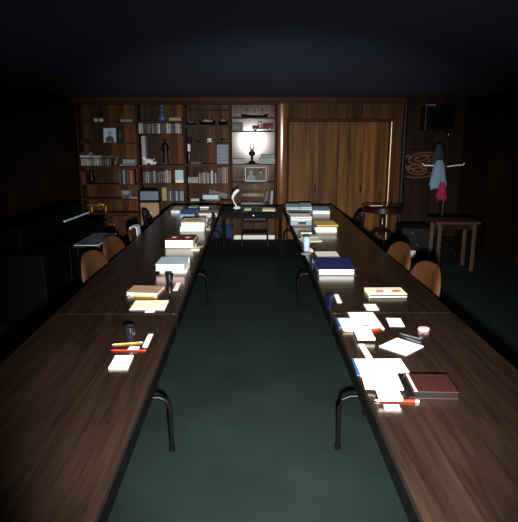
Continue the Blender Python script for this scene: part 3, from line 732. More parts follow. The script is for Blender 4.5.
# blue crate on the floor left of it
Yc = 9.12
x0, x1 = W(215.5, 230, Yc).x, W(233, 230, Yc).x
zl = W(225, 236.5, Yc).z; bx = MB(); zt = W(225, 226, Yc).z - zl; wd = x1 - x0
for s in (-1, 1):
    bx.box((s * (wd / 2 - 0.006), 0, zt / 2), (0.012, 0.26, zt)); bx.box((0, s * 0.124, zt / 2), (wd - 0.024, 0.012, zt))
    bx.box((0, s * 0.13, zt - 0.015), (wd + 0.01, 0.012, 0.03))
bx.box((0, 0, 0.008), (wd - 0.024, 0.236, 0.016))
tag(bx.build('crate', plain('crate_blue', (14, 34, 72), 0.6, spec=0.15), None, ((x0 + x1) / 2, Yc, zl + 0.001)), 'blue crate on a low black platform beneath the cross table', 'crate')
t = thing('low_platform', 'low black platform under the blue crate beneath the cross table', 'platform', ((x0 + x1) / 2, Yc, 0))
MB().box((0, 0, zl - 0.01), (wd + 0.03, 0.28, 0.02), bevel=0.003).build('top', M_BLACKM2, t)
for sx in (-1, 1):
    for sy in (-1, 1): MB().box((sx * (wd / 2 - 0.02), sy * 0.11, (zl - 0.02) / 2), (0.03, 0.03, zl - 0.02)).build('leg', M_BLACKM2, t)

# ------------------------------------------------------------------ chairs
def tub_chair(label, loc, rz, mat, group=None, zt=0.83, wback=0.245):
    """faces local +Y, back at local -Y; origin on the floor under the backrest"""
    t = thing('tub_chair', label, 'chair', loc, rz, group)
    sub = bmesh.new(); nu, nv = 20, 8; R0 = 0.42; th = 0.04
    g = {}
    for i in range(nu + 1):
        u = -1 + 2 * i / nu; a = u * math.asin(wback / R0)
        zhi = 0.5 + (zt - 0.5) * (1 - abs(u) ** 3.2 * 0.62)
        for j in range(nv + 1):
            v = j / nv; z = 0.43 + (zhi - 0.43) * v
            taper = 1 - 0.12 * (1 - v)
            for k, R in ((0, R0), (1, R0 + th)):
                e = 0.0
                if j == nv or j == 0: e = 0.012 * (1 if k == 0 else -1)
                if i in (0, nu): e += 0.008 * (1 if k == 0 else -1)
                rr = R + e
                g[i, j, k] = sub.verts.new((rr * math.sin(a) * taper, R0 - rr * math.cos(a) - 0.06 * v, z))
    for i in range(nu):
        for j in range(nv):
            sub.faces.new((g[i, j, 0], g[i + 1, j, 0], g[i + 1, j + 1, 0], g[i, j + 1, 0])); sub.faces.new((g[i, j, 1], g[i, j + 1, 1], g[i + 1, j + 1, 1], g[i + 1, j, 1]))
        sub.faces.new((g[i, nv, 0], g[i + 1, nv, 0], g[i + 1, nv, 1], g[i, nv, 1])); sub.faces.new((g[i, 0, 0], g[i, 0, 1], g[i + 1, 0, 1], g[i + 1, 0, 0]))
    for i in (0, nu):
        for j in range(nv): sub.faces.new((g[i, j, 0], g[i, j + 1, 0], g[i, j + 1, 1], g[i, j, 1]))
    m = MB(); m._merge(sub, Matrix.Identity(4), 0, True); m.build('backrest', mat, t)
    s = MB(); pts = [(0.0, 0.02)]
    poly = [(-0.19, 0.03), (0.19, 0.03), (0.24, 0.12), (0.245, 0.36), (0.2, 0.45), (-0.2, 0.45), (-0.245, 0.36), (-0.24, 0.12)]
    s.prism(poly, 0.4, 0.46); s.build('seat', mat, t, bevel=0.015)
    for sx in (-1, 1):
        for yy in (0.07, 0.4): MB().tube([(sx * 0.17, yy, 0.4), (sx * 0.21, yy + (0.03 if yy > 0.2 else -0.03), 0.0)], 0.012, 10).build('leg', M_CHAIRLEG, t)
    return t
tub_chair('nearest tan rounded-back chair pushed in at the left row of tables', (-1.36, 4.66, 0), -PI / 2 - 0.22, M_CHAIR, 'tan rounded-back chairs')
tub_chair('second tan rounded-back chair from the camera at the left row of tables', (-1.355, 5.34, 0), -PI / 2 - 0.22, M_CHAIR, 'tan rounded-back chairs')
tub_chair('tan chair at the left row with a white cloth over its back', (-1.315, 6.15, 0), -PI / 2, M_CHAIR, 'tan rounded-back chairs', zt=0.79)
tub_chair('nearest tan rounded-back chair pushed in at the right row of tables', (1.385, 4.2, 0), PI / 2 + 0.22, M_CHAIR, 'tan rounded-back chairs')
tub_chair('second tan rounded-back chair from the camera at the right row of tables', (1.385, 5.0, 0), PI / 2 + 0.22, M_CHAIR, 'tan rounded-back chairs')
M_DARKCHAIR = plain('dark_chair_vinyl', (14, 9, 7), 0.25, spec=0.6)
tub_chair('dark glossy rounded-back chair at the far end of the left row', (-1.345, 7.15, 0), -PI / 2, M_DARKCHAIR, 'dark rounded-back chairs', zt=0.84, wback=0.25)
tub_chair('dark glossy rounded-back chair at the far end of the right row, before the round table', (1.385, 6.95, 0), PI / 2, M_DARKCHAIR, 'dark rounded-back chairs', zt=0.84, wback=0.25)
# white cloth folded over the back of the third left chair
sub = MB(); n = 10; prof = [(-0.012, 0.64), (-0.011, 0.74), (-0.004, 0.803), (0.03, 0.812), (0.068, 0.803), (0.075, 0.72), (0.076, 0.6)]
bmx = bmesh.new(); gg = []
for i in range(n + 1):
    u = -1 + 2 * i / n
    row = []
    for j, (dx, z) in enumerate(prof):
        wv = 0.004 * math.sin(u * 9 + j) + 0.004
        row.append(bmx.verts.new((0.0 + (-dx if False else dx) + (wv if dx > 0.03 else -wv), u * (0.11 - 0.008 * j), z + 0.002)))
    gg.append(row)
for i in range(n):
    for j in range(len(prof) - 1): bmx.faces.new((gg[i][j], gg[i + 1][j], gg[i + 1][j + 1], gg[i][j + 1]))
sub._merge(bmx, Matrix.Identity(4), 0, True)
o = sub.build('cloth', M_CLOTHW, None, (-1.305, 6.15, 0), PI)
sd = o.modifiers.new('thick', 'SOLIDIFY'); sd.thickness = 0.004
tag(o, 'white cloth folded over the back of a tan chair', 'cloth')

# folded grey-blue and beige chair standing before the second bookcase
Yq = 8.7
x0, x1 = W(139, 205, Yq).x, W(160.5, 205, Yq).x; wd = x1 - x0; zt = W(150, 189.5, Yq).z
t = thing('folding_chair', 'folded chair with grey-blue back and beige seat before the bookcase', 'chair', ((x0 + x1) / 2, Yq, 0))
zb1, zs0, zs1 = W(150, 200.5, Yq).z, W(150, 202.5, Yq).z, W(150, 226, Yq).z
fr = MB(); r = 0.012; e = wd / 2 - r
fr.tube([(-e, 0, 0), (-e, 0, zt - 0.07), (-e + 0.02, 0, zt - 0.025), (-e + 0.07, 0, zt - 0.01), (e - 0.07, 0, zt - 0.01), (e - 0.02, 0, zt - 0.025), (e, 0, zt - 0.07), (e, 0, 0)], r, 10)
fr.cyl((-e, 0, 0.15), (e, 0, 0.15), 0.009)
fr.build('frame', M_BLACKM, t)
m = MB().box((0, -0.004, (zt - 0.022 + zb1) / 2), (wd - 0.05, 0.022, zt - 0.03 - zb1), bevel=0.03); m.build('backrest', M_CHAIRBLUE, t)
MB().box((0, -0.012, (zs0 + zs1) / 2), (wd - 0.045, 0.024, zs0 - zs1), bevel=0.012).build('seat', M_BEIGE, t)
m = MB()
for s in (-1, 1): m.tube([(s * (e - 0.03), 0.03, 0), (s * (e - 0.03), 0.03, zs0 - 0.05)], 0.01, 8)
m.cyl((-e + 0.03, 0.03, 0.12), (e - 0.03, 0.03, 0.12), 0.009)
m.build('rear_leg_frame', M_BLACKM, t)
MB().box((0.0, -0.027, W(150, 213, Yq).z), (0.05, 0.004, 0.03), bevel=0.002).build('tag', M_WHITE, t)  # white plate paints a small glint on the folded chair

# ------------------------------------------------------------------ round pedestal table on the right
PYc = 8.75
pc = W(383, 210, PYc); zt = W(383, 205, PYc - 0.0).z; pr = 0.345
t = thing('pedestal_table', 'round dark drum table on a carved pedestal in front of the folding doors', 'table', (pc.x, PYc, 0))
MB().lathe([(0, zt - 0.02), (pr - 0.012, zt - 0.02), (pr, zt - 0.013), (pr, zt - 0.006), (pr - 0.008, zt), (0, zt)], seg=56).build('tabletop', wood('round_top_wood', (18, 10, 6), (40, 24, 14), 0.12, 'X', spec=0.7), t)
MB().lathe([(pr - 0.04, zt - 0.11), (pr - 0.025, zt - 0.1), (pr - 0.025, zt - 0.021)], seg=56).build('drum', M_DKWOOD, t)
MB().lathe([(0.05, 0.2), (0.06, 0.23), (0.045, 0.27), (0.03, 0.3), (0.048, 0.36), (0.05, 0.4), (0.03, 0.46), (0.026, 0.52), (0.04, 0.55), (0.05, zt - 0.11)], seg=28).build('pedestal', M_DKWOOD, t)
for k in range(3):
    a = math.radians(-95 + 120 * k); c_, s_ = math.cos(a), math.sin(a)
    P = [(0.03, 0.27), (0.1, 0.28), (0.17, 0.22), (0.22, 0.12), (0.27, 0.05), (0.33, 0.022)]
    q = MB().tube([(p * c_, p * s_, z) for p, z in P], 0.025, 10, radii=[0.032, 0.034, 0.03, 0.025, 0.021, 0.02]); q.ball((0.335 * c_, 0.335 * s_, 0.022), 0.022)
    q.build('leg', M_DKWOOD, t)
p = W(374.5, 204.3, PYc)  # flat white strip on the round top
tag(MB().box((0, 0, 0.004), (0.2, 0.06, 0.008), bevel=0.002).build('booklet', M_PAPER, None, (p.x, PYc - 0.1, zt + 0.0005), 0.05), 'narrow white strip lying on the round pedestal table', 'booklet')

# ------------------------------------------------------------------ right recess: speaker, carved plaque, coat stand, stand, equipment
Ys = YB - 0.35
x0, x1 = W(422.5, 118, Ys).x, W(452, 118, Ys).x; z1, z0 = W(435, 106, Ys).z, W(435, 131, Ys).z
t = thing('wall_speaker', 'black box speaker high on the recess wall above the carved plaque', 'speaker', ((x0 + x1) / 2, Ys, z0))
hh = z1 - z0; wd = x1 - x0
MB().box((0, 0, hh / 2), (wd, 0.28, hh), bevel=0.012).build('cabinet', M_BLACK, t)
MB().box((0, -0.145, hh / 2), (wd - 0.05, 0.012, hh - 0.05), bevel=0.005).build('grille', M_BLACKM2, t)
m = MB().box((0, 0.22, hh / 2), (0.1, 0.18, 0.1)); m.box((0, 0.335, hh / 2), (0.2, 0.02, 0.24)); m.build('bracket', M_BLACKM, t)
o = MB().box((0, 0, 0.012), (0.14, 0.1, 0.024), bevel=0.008).build('speaker_glint', M_GREY, None, (W(428, 105, Ys).x + 0.02, Ys - 0.07, z1 + 0.0005), 0.25)  # added grey block, draws the glint on the speaker's top
tag(o, 'small grey block drawing a glint on top of the black wall speaker', 'case')
# carved plaque of scrolls
Yp = YB - 0.03
t = thing('carved_plaque', 'carved tan scrollwork plaque on a dark board on the recess wall', 'plaque', (W(419.5, 164, Yp).x, Yp, W(419.5, 164, Yp).z))
MB().box((0, 0, 0), (0.58, 0.03, 0.52), bevel=0.02).build('board', M_DKWOOD, t)
s = MB()
def loop(cx, cz, rx, rz_, a0, a1, tilt=0.0, n=26, r=0.014, ec=0.0):
    pts = []
    for k in range(n + 1):
        f = k / n; a = math.radians(a0 + (a1 - a0) * f); q = 1 - ec * f
        x_, z_ = rx * q * math.cos(a), rz_ * q * math.sin(a)
        pts.append((cx + x_ * math.cos(tilt) - z_ * math.sin(tilt), -0.024, cz + x_ * math.sin(tilt) + z_ * math.cos(tilt)))
    s.tube(pts, r, 8)
loop(0.02, 0.1, 0.24, 0.1, 10, 380, 0.18, ec=0.15); loop(0.03, 0.1, 0.14, 0.05, 0, 420, 0.25, ec=0.3)
loop(-0.04, -0.1, 0.2, 0.09, 30, 395, -0.1, ec=0.2); loop(-0.02, -0.1, 0.11, 0.04, 0, 400, 0.0, ec=0.2)
loop(-0.2, 0.03, 0.07, 0.12, 60, 300, 0.2); loop(0.19, -0.05, 0.06, 0.11, -120, 120, 0.3)
loop(0.0, -0.2, 0.22, 0.035, 180, 360, 0.05); loop(0.0, 0.0, 0.2, 0.05, 150, 390, 0.35)
s.build('scrollwork', M_GOLD, t)
# coat stand with clothes
Yk = 8.3
ck = W(446, 165, Yk)
t = thing('coat_stand', 'coat stand with pale arms at the right edge, hung with clothes', 'coat stand', (ck.x, Yk, 0))
MB().lathe([(0.02, 0.0), (0.022, 0.9), (0.018, 1.78), (0.03, 1.8), (0.028, 1.84), (0, 1.86)], seg=18).build('pole', M_DKWOOD, t)
m = MB()
for k in range(4):
    a = math.radians(45 + 90 * k); m.tube([(0.015 * math.cos(a), 0.015 * math.sin(a), 0.22), (0.16 * math.cos(a), 0.16 * math.sin(a), 0.12), (0.27 * math.cos(a), 0.27 * math.sin(a), 0.014)], 0.014, 8)
m.build('foot', M_DKWOOD, t)
za = W(430, 165.5, Yk).z
dx = W(422, 165, Yk).x - ck.x
for q, (ax, ay) in enumerate(((dx, -0.02), (0.3, 0.05), (0.05, 0.28))):
    MB().tube([(0, 0, za - 0.02), (ax * 0.5, ay * 0.5, za), (ax * 0.93, ay * 0.93, za + 0.005), (ax, ay, za + 0.035)], 0.009, 8).build('arm', M_CREAM, t)
def drape(name, label, cat, cx, cy, ztop, zbot, rt, rb, mat, n=28, folds=7, amp=0.02, sy=0.6):
    """a hung garment: shoulders narrow at the peg, folds running down, a wavy hem"""
    sub = bmesh.new(); rows = []
    lv = 12
    for j in range(lv + 1):
        f = j / lv; z = ztop + (zbot - ztop) * f; r = rt + (rb - rt) * (f ** 0.55)
        rows.append([sub.verts.new(((r + amp * f * math.sin(folds * 2 * PI * k / n + f * 1.5)) * math.cos(2 * PI * k / n), sy * (r + amp * f * math.sin(folds * 2 * PI * k / n + f * 1.5)) * math.sin(2 * PI * k / n), z + (0.03 * math.sin(3 * 2 * PI * k / n) * f * f))) for k in range(n)])
    for a_, b_ in zip(rows, rows[1:]):
        for k in range(n): sub.faces.new((a_[k], b_[k], b_[(k + 1) % n], a_[(k + 1) % n]))
    sub.faces.new(rows[0])
    m = MB(); m._merge(sub, Matrix.Identity(4), 0, True)
    o = m.build(name, mat, None, (cx, cy, 0))
    so = o.modifiers.new('cloth', 'SOLIDIFY'); so.thickness = 0.004
    return tag(o, label, cat)
drape('shirt', 'pale blue shirt hanging from the coat stand', 'shirt', W(437.5, 170, Yk).x, Yk - 0.06, W(437, 160, Yk).z, W(437, 187, Yk).z, 0.045, 0.12, M_CLOTHB)
drape('scarf', 'magenta scarf hanging below the pale blue shirt', 'scarf', W(440, 190, Yk - 0.12).x, Yk - 0.2, W(440, 182, Yk - 0.2).z, W(440, 199, Yk - 0.2).z, 0.03, 0.07, M_MAG, folds=5)
drape('jacket', 'dark jacket hung at the top of the coat stand', 'jacket', W(441, 150, Yk).x, Yk + 0.1, W(441, 144, Yk).z, W(441, 166, Yk).z, 0.03, 0.09, M_DARKCLOTH)
# small wooden stand at right edge
Yw = 7.3
xa = W(431.5, 222, Yw).x; zt = W(432, 219.5, Yw).z
t = thing('wooden_stand', 'small brown wooden stand at the right edge behind the chairs', 'stand', (xa + 0.3, Yw, 0))
MB().box((0, 0, zt - 0.02), (0.6, 0.42, 0.04), bevel=0.008).build('top', wood('stand_wood', (36, 20, 10), (70, 42, 22), 0.5, 'X'), t)
for sx in (-1, 1):
    for sy in (-1, 1): MB().box((sx * 0.235, sy * 0.16, (zt - 0.04) / 2), (0.05, 0.05, zt - 0.04), bevel=0.006).build('leg', wood('stand_leg', (36, 20, 10), (70, 42, 22), 0.5, 'Z'), t)
MB().box((0, 0, zt - 0.08), (0.42, 0.28, 0.08)).build('apron', M_DKWOOD, t)
# black equipment case with knobs and a white label
Ye = 7.9
x0, x1 = W(399, 235, Ye).x, W(428, 235, Ye).x; zt = W(412, 226, Ye).z
t = thing('equipment_case', 'black equipment case on the floor with small white label and bright knobs', 'equipment case', ((x0 + x1) / 2, Ye, 0))
wd = x1 - x0
MB().box((0, 0, zt / 2 + 0.01), (wd, 0.4, zt - 0.02), bevel=0.012).build('body', M_BLACK, t)
def rel(px, py): q = W(px, py, Ye - 0.2); return q.x - t.location.x, q.z
for px, py in ((412.5, 233), (416.5, 245)):
    x_, z_ = rel(px, py); MB().lathe([(0.012, 0), (0.014, 0.012), (0.01, 0.018), (0, 0.019)], (x_, -0.2, z_), 14, 0, Matrix.Rotation(PI / 2, 4, 'X')).build('knob', M_STEEL, t)
x_, z_ = rel(413, 254); MB().box((x_, -0.202, max(z_, 0.06)), (0.075, 0.006, 0.1), bevel=0.002).build('label_plate', M_CLOTHW, t)
m = MB()
for s in (-1, 1): m.box((s * (wd / 2 - 0.04), 0, 0.006), (0.04, 0.3, 0.012))
m.build('foot', M_BLACKM2, t)

# ------------------------------------------------------------------ left side: dark cabinet with raised shelf, print, ornament
CX0, CX1, CY0, CY1 = -2.62, -1.95, 5.0, 7.3
t = thing('dark_cabinet', 'long black cabinet with a raised back shelf along the left wall', 'cabinet', ((CX0 + CX1) / 2, (CY0 + CY1) / 2, 0))
cw, cl = CX1 - CX0, CY1 - CY0
MB().box((0, 0, 0.36), (cw - 0.06, cl - 0.06, 0.66), bevel=0.006).build('body', M_BLACKM2, t)
MB().box((0, 0, 0.705), (cw, cl, 0.03), bevel=0.006).build('top', M_BLACKM2, t)
MB().box((0, 0, 0.015), (cw - 0.1, cl - 0.1, 0.03)).build('plinth', M_BLACKM2, t)
MB().box((-0.14, 0.1, 0.83), (cw - 0.34, cl - 0.3, 0.22), bevel=0.006).build('raised_shelf', M_BLACKM2, t)
for k in range(3): MB().box((cw / 2 - 0.028, -cl / 2 + cl * (k + 0.5) / 3, 0.36), (0.014, cl / 3 - 0.03, 0.58), bevel=0.004).build('door', M_BLACKM, t)
EX, EY0 = T(75, 219, 0.955), T(90, 213.3, 0.955)
# glossy print lying on a small side stand
ZS = 0.72
PA, PB, PC, PD = T(75.5, 244.5, ZS), T(97.5, 245.5, ZS), T(115.5, 233.8, ZS), T(95.5, 232.4, ZS)
pcx = (PA + PB + PC + PD) / 4; pl = ((PD - PA).length + (PC - PB).length) / 2; pw = ((PB - PA).length + (PC - PD).length) / 2
rzp = math.atan2((PC - PB + PD - PA).y, (PC - PB + PD - PA).x) - PI / 2
t = thing('print_stand', 'low black side table under the glossy print, behind the left chairs', 'table', (pcx.x, pcx.y, 0), rzp)
MB().box((0, 0, ZS - 0.02), (pw + 0.02, pl + 0.02, 0.025), bevel=0.004).build('tabletop', M_BLACK, t)
for sx in (-1, 1):
    for sy in (-1, 1): MB().box((sx * (pw / 2 - 0.03), sy * (pl / 2 - 0.04), (ZS - 0.032) / 2), (0.03, 0.03, ZS - 0.032)).build('leg', M_BLACKM, t)
t = thing('glossy_print', 'glossy blue-grey print with white border lying on the black side table', 'print', (pcx.x, pcx.y, ZS - 0.007), rzp)
MB().box((0, 0, 0.002), (pw, pl, 0.004)).build('border', M_PALEBLUE, t)
MB().box((-0.006, 0, 0.0046), (pw - 0.03, pl - 0.05, 0.0012)).build('image', plain('print_image', (84, 92, 122), 0.2, var=0.7, scale=9), t)
# pale-edged board lying on raised shelf
bc = (EX + EY0) / 2; d = EY0 - EX
o = MB().box((0, 0, 0.008), (0.02, d.length + 0.25, 0.016), bevel=0.003).build('ruler', M_PALEBLUE, None, (bc.x - 0.06, bc.y, 0.9405), math.atan2(d.y, d.x) - PI / 2)
tag(o, 'long pale strip lying along the raised shelf of the black cabinet', 'strip')
# brass horn lying on the counter at lower left bookcase
zc = A['c']; Yh = YF + 0.02
hx0, hx1 = W(85, 206, Yh).x, W(105.5, 206, Yh).x; L = hx1 - hx0; hz = W(95, 206.5, Yh).z
t = thing('horn_ornament', 'yellow brass-coloured horn ornament standing low in the left bookcase', 'ornament', ((hx0 + hx1) / 2, YF + 0.14, zc + 0.0005))
z_ = max(0.05, hz - zc)
m = MB().tube([(-L / 2, 0, z_ + 0.01), (-L * 0.25, 0, z_ + 0.008), (0, 0, z_), (L * 0.2, 0, z_ + 0.02), (L * 0.35, 0, z_ + 0.01)], 0.02, 14, radii=[0.018, 0.022, 0.036, 0.04, 0.026]); m.build('body', M_BRASS, t)
q = MB().lathe([(0.05, -0.012), (0.062, 0.0), (0.05, 0.012), (0.036, 0.012), (0.036, -0.012), (0.05, -0.012)], (L * 0.18, -0.02, z_ - 0.005), 24, 0, Matrix.Rotation(PI / 2, 4, 'X')); q.build('ring', M_BRASS, t)
m = MB()
for fx in (-0.28, 0.42): m.cyl((L * fx, 0, 0), (L * fx, 0, z_), 0.016, 12, r1=0.012)
m.build('foot', M_BRASS, t)

# ------------------------------------------------------------------ things lying on the long tables
def rect(px):
    """px: (near-left, near-right, far-right, far-left) pixels -> function of z giving centre, width, length, rotation"""
    def f(z):
        a, b_, c, d_ = [T(p[0], p[1], z) for p in px]
        u = ((b_ - a) + (c - d_)) / 2; v = ((d_ - a) + (c - b_)) / 2
        an = math.atan2(u.y, u.x); an2 = math.atan2(v.y, v.x) - PI / 2
        return (a + b_ + c + d_) / 4, u.length, v.length, (an * u.length + an2 * v.length) / (u.length + v.length)
    return f
EPS = 0.0006
def sheet(name, label, cat, px, z0=0.0, th=0.0012, mat=None, group=None, layers=1, side=None, maxl=9):
    """flat paper item, top face on the given pixel quad; layers > 1 gives a slightly fanned pile edge"""
    c, wd, ln, rz = rect(px)(ZT + z0 + th)
    ln = min(ln, maxl)
    m = MB()
    if layers == 1:
        m.box((0, 0, th / 2), (wd, ln, th))
        if th > 0.004: m.box((0, -0.0005, th * 0.4), (wd - 0.003, ln - 0.001, th * 0.6), mi=1)
    else:
        for k in range(layers):
            e = 0.004 * random.uniform(-1, 1); g = 0.004 * random.uniform(-1, 1)
            m.box((e if k < layers - 1 else 0, g if k < layers - 1 else 0, th * (k + 0.5) / layers), (wd - 0.004, ln - 0.004, th / layers * 0.96), (0, 0, random.uniform(-0.01, 0.01)), mi=1 if (k % 2 and side) else 0)
    o = m.build(name, [mat or M_PAPER, side or M_PAGES], None, (c.x, c.y, ZT + z0 + EPS), rz)
    return tag(o, label, cat, group)
def book_on(name, label, cat, px, z0, th, cover, group=None, spine='left', pages=M_PAGES, overhang=0.006, extra=None):
    c, wd, ln, rz = rect(px)(ZT + z0 + th)
    t = thing(name, label, cat, (c.x, c.y, ZT + z0 + EPS), rz, group)
    k = 0.0035; m = MB()
    m.box((0, 0, k / 2), (wd, ln, k), bevel=0.001); m.box((0, 0, th - k / 2), (wd, ln, k), bevel=0.001)
    if spine == 'left': m.box((-wd / 2 + k / 2, 0, th / 2), (k, ln, th - 2 * k))
    elif spine == 'right': m.box((wd / 2 - k / 2, 0, th / 2), (k, ln, th - 2 * k))
    else: m.box((0, ln / 2 - k / 2, th / 2), (wd, k, th - 2 * k))
    m.build('cover', cover, t)
    MB().box((0, -0.001, th / 2), (wd - 2 * overhang - 2 * k, ln - 2 * overhang - k, th - 2 * k - 0.0004)).build('pages', pages, t)
    if extra: extra(t, wd, ln, th)
    return t
def pencil(label, p0, p1, body, tip_mat, r=0.004, z0=0.0, eraser=M_PINK, name='pencil', cat='pencil'):
    """tip at p0"""
    a = T(p0[0], p0[1], ZT + z0); b_ = T(p1[0], p1[1], ZT + z0); L = (b_ - a).length
    t = thing(name, label, cat, (a.x, a.y, ZT + z0 + r + EPS), math.atan2((b_ - a).y, (b_ - a).x))
    R = Matrix.Rotation(PI / 2, 4, 'Y')
    MB().lathe([(r, 0.022), (r, L - 0.016)], (0, 0, 0), 6 if name == 'pencil' else 16, 0, R, smooth=False).build('body', body, t)
    MB().lathe([(0.0005, 0), (r, 0.022)], (0, 0, 0), 12, 0, R).build('tip', tip_mat, t)
    MB().lathe([(r * 1.02, L - 0.016), (r * 1.02, L)], (0, 0, 0), 14, 0, R).build('end_cap', eraser, t)
    return t
def tumbler(label, pxc, pyb, pyt, wpx, mat):
    q = T(pxc, pyb, ZT); d = q.y * math.cos(PITCH) + (HC - ZT) * math.sin(PITCH)
    r = wpx / 2 * d / FPX
    h = 0.02
    for _ in range(60):                      # height whose far rim reaches pyt
        z = ZT + h; pt = W(pxc, pyt, q.y + 2 * r)
        if z >= pt.z: break
        h += 0.002
    m = MB().lathe([(r * 0.8, 0), (r * 0.84, 0.004), (r * 0.9, h * 0.5), (r, h), (r * 0.94, h), (r * 0.84, h * 0.5), (r * 0.76, 0.012), (0, 0.012)], seg=32)
    return tag(m.build('tumbler', mat, None, (q.x, q.y + r, ZT + EPS)), label, 'tumbler', 'dark glass tumblers')

# ---- left row, nearest table
sheet('note_pad', 'cream note pad nearest the camera on the left row', 'note pad', ((109.2, 367.5), (128.2, 367.8), (132.8, 355.3), (115, 355.3)), 0, 0.009, M_CREAM, side=M_CREAM)
pencil('red pen lying just behind the cream note pad', (110.5, 350.8), (146, 351.0), M_RED, M_RED, 0.0033, 0, M_RED, 'pen', 'pen')
sheet('eraser', 'pale pink eraser beside the red pen', 'eraser', ((127.8, 349.3), (137.5, 349.6), (139.5, 346.4), (130, 346.2)), 0, 0.008, M_PALEPINK, side=M_PALEPINK)
pencil('yellow pencil lying in front of the nearest left tumbler', (112, 345.2), (142.5, 342.8), M_PENCIL, M_CREAM, 0.003)
sheet('paper_slip', 'narrow white slip touching the blunt end of the yellow pencil', 'paper slip', ((143, 346.3), (147.2, 346.3), (153.5, 334), (148, 334)), 0, 0.004)
tumbler('dark glass tumbler nearest the camera on the left row', 129.5, 342.5, 324.3, 11.5, M_SMOKE)
# ---- left row, middle table
sheet('writing_pad', 'wide cream writing pad lying just past the first table seam on the left row', 'writing pad', ((130, 309), (165.4, 309), (168, 300.5), (135.6, 300.2)), 0, 0.006, M_CREAM, side=M_BLUE)
sheet('paper_slip', 'pink slip at the front edge of the wide cream writing pad', 'paper slip', ((145, 312), (154.5, 312), (155.3, 309.6), (146, 309.6)), 0, 0.002, M_PALEPINK)
book_on('folder', 'tan folder with white pages beside the second left tumbler', 'folder', ((126.5, 292.2), (157.6, 293.6), (164, 286), (133.5, 285.2)), 0.0, 0.022, M_TAN, spine='back', pages=M_PAPER)
pencil('orange-yellow pencil lying along the front of the tan folder', (130, 296.3), (157, 297.5), M_PENCIL, M_CREAM, 0.0042)
tumbler('dark glass tumbler between tan folder and pale blue binder', 169, 285, 272.8, 8, M_SMOKE)
sheet('paper_slip', 'narrow white slip right of the second left tumbler', 'paper slip', ((173, 289.8), (177.8, 289.8), (181, 282.6), (176.8, 282.6)), 0, 0.004)
book_on('binder', 'white binder at the bottom of the pile under the pale blue binder', 'binder', ((160, 270.2), (187, 270.2), (190, 263.5), (164, 263.5)), 0, 0.022, M_PAPER, 'binder pile on the left row', pages=M_PAPER)
book_on('binder', 'thick pale blue binder on top of the pile on the left row', 'binder', ((157.2, 264), (185.6, 265), (187.8, 257.2), (160.5, 256.6)), 0.0235, 0.055, M_PALEBLUE, 'binder pile on the left row', spine='back', pages=M_PALEPINK, overhang=0.002)
def specks(t, wd, ln, th):
    for u in (-0.24, 0.24): MB().box((u * wd, 0, th + 0.001), (0.03, 0.05, 0.002), (0, 0, -0.3)).build('clasp', M_WHITE, t)
book_on('book', 'thick red-brown book with two white marks, white pages facing the camera', 'book', ((164.6, 240.2), (193.8, 240.2), (197, 234.6), (170, 234.2)), 0, 0.082, M_BROWN, spine='back', overhang=0.003, pages=M_PAPER, extra=specks)
book_on('book', 'slim dark green book standing against the thick red-brown book', 'book', ((194.6, 243), (196.6, 243), (198.6, 237), (197.4, 237)), 0, 0.06, M_GREEN)
sheet('note_pad', 'small cream pad in front of the thick red-brown book', 'note pad', ((190.5, 249.8), (199.3, 249.8), (200.6, 246.4), (192.6, 246.4)), 0, 0.01, M_CREAM, side=M_CREAM)
pencil('yellow pencil lying right of the small cream pad', (204, 246.4), (199.8, 247.4), M_PENCIL, M_PENCIL, 0.004)
# ---- left row, far table
book_on('book', 'lower thick white book of the pair with a yellow page on top', 'book', ((180, 227.2), (204.6, 227.2), (206.5, 222.2), (183, 222.2)), 0, 0.05, M_PAPER, 'white pair on the left row', spine='back', pages=M_PAPER, overhang=0.002)
book_on('book', 'upper thick white book of the pair with a yellow page on top', 'book', ((181, 222.6), (205, 222.6), (207, 218), (184.2, 218)), 0.051, 0.05, M_PAPER, 'white pair on the left row', spine='back', pages=M_PAPER, overhang=0.002)
sheet('paper_sheet', 'yellow page lying on the pair of thick white books', 'paper sheet', ((184.8, 221.6), (200, 221.6), (201.6, 218.8), (187, 218.8)), 0.1015, 0.002, M_YELLOW)
def gadget(label, px, z0, th, body, face, name='calculator', cat='calculator'):
    c, wd, ln, rz = rect(px)(ZT + z0 + th)
    t = thing(name, label, cat, (c.x, c.y, ZT + z0 + EPS), rz)
    MB().box((0, 0, th / 2), (wd, ln, th), bevel=0.004).build('case', body, t)
    MB().box((0, ln * 0.28, th), (wd * 0.75, ln * 0.24, 0.002)).build('display', face, t)
    m = MB()
    for i in range(4):
        for j in range(3): m.box(((j - 1) * wd * 0.26, ln * (0.04 - 0.13 * i), th + 0.001), (wd * 0.18, ln * 0.08, 0.003))
    m.build('keypad', M_GREY, t)
    return t
gadget('black calculator at the aisle edge beside the thick white books', ((207, 224.5), (211.2, 224.5), (213.5, 218.5), (209.6, 218.5)), 0, 0.05, M_BLACK, M_GREY)
sheet('envelope', 'white envelope in front of the black calculator at the aisle edge', 'envelope', ((206.2, 229), (210, 229), (211.5, 226.4), (208, 226.4)), 0, 0.008)
book_on('binder', 'blue binder lying behind the thick white books on the left row', 'binder', ((180.5, 214.2), (195.5, 214.4), (197, 209.6), (183.2, 209.4)), 0, 0.055, M_BLUE, spine='back', pages=M_BLUEGREY, overhang=0.001)
sheet('paper_pile', 'pale paper pile left of the blue binder at the far end', 'paper pile', ((171.2, 210.6), (179.8, 210.6), (182.5, 206.6), (173.5, 206.6)), 0, 0.04, M_PALEBLUE, layers=5, side=M_PAPER)
sheet('paper_pile', 'white paper pile right of the blue binder by the aisle', 'paper pile', ((198.5, 213), (217, 213), (218.5, 210.2), (201, 210.2)), 0, 0.05, M_PAPER, layers=4, side=M_GREY)
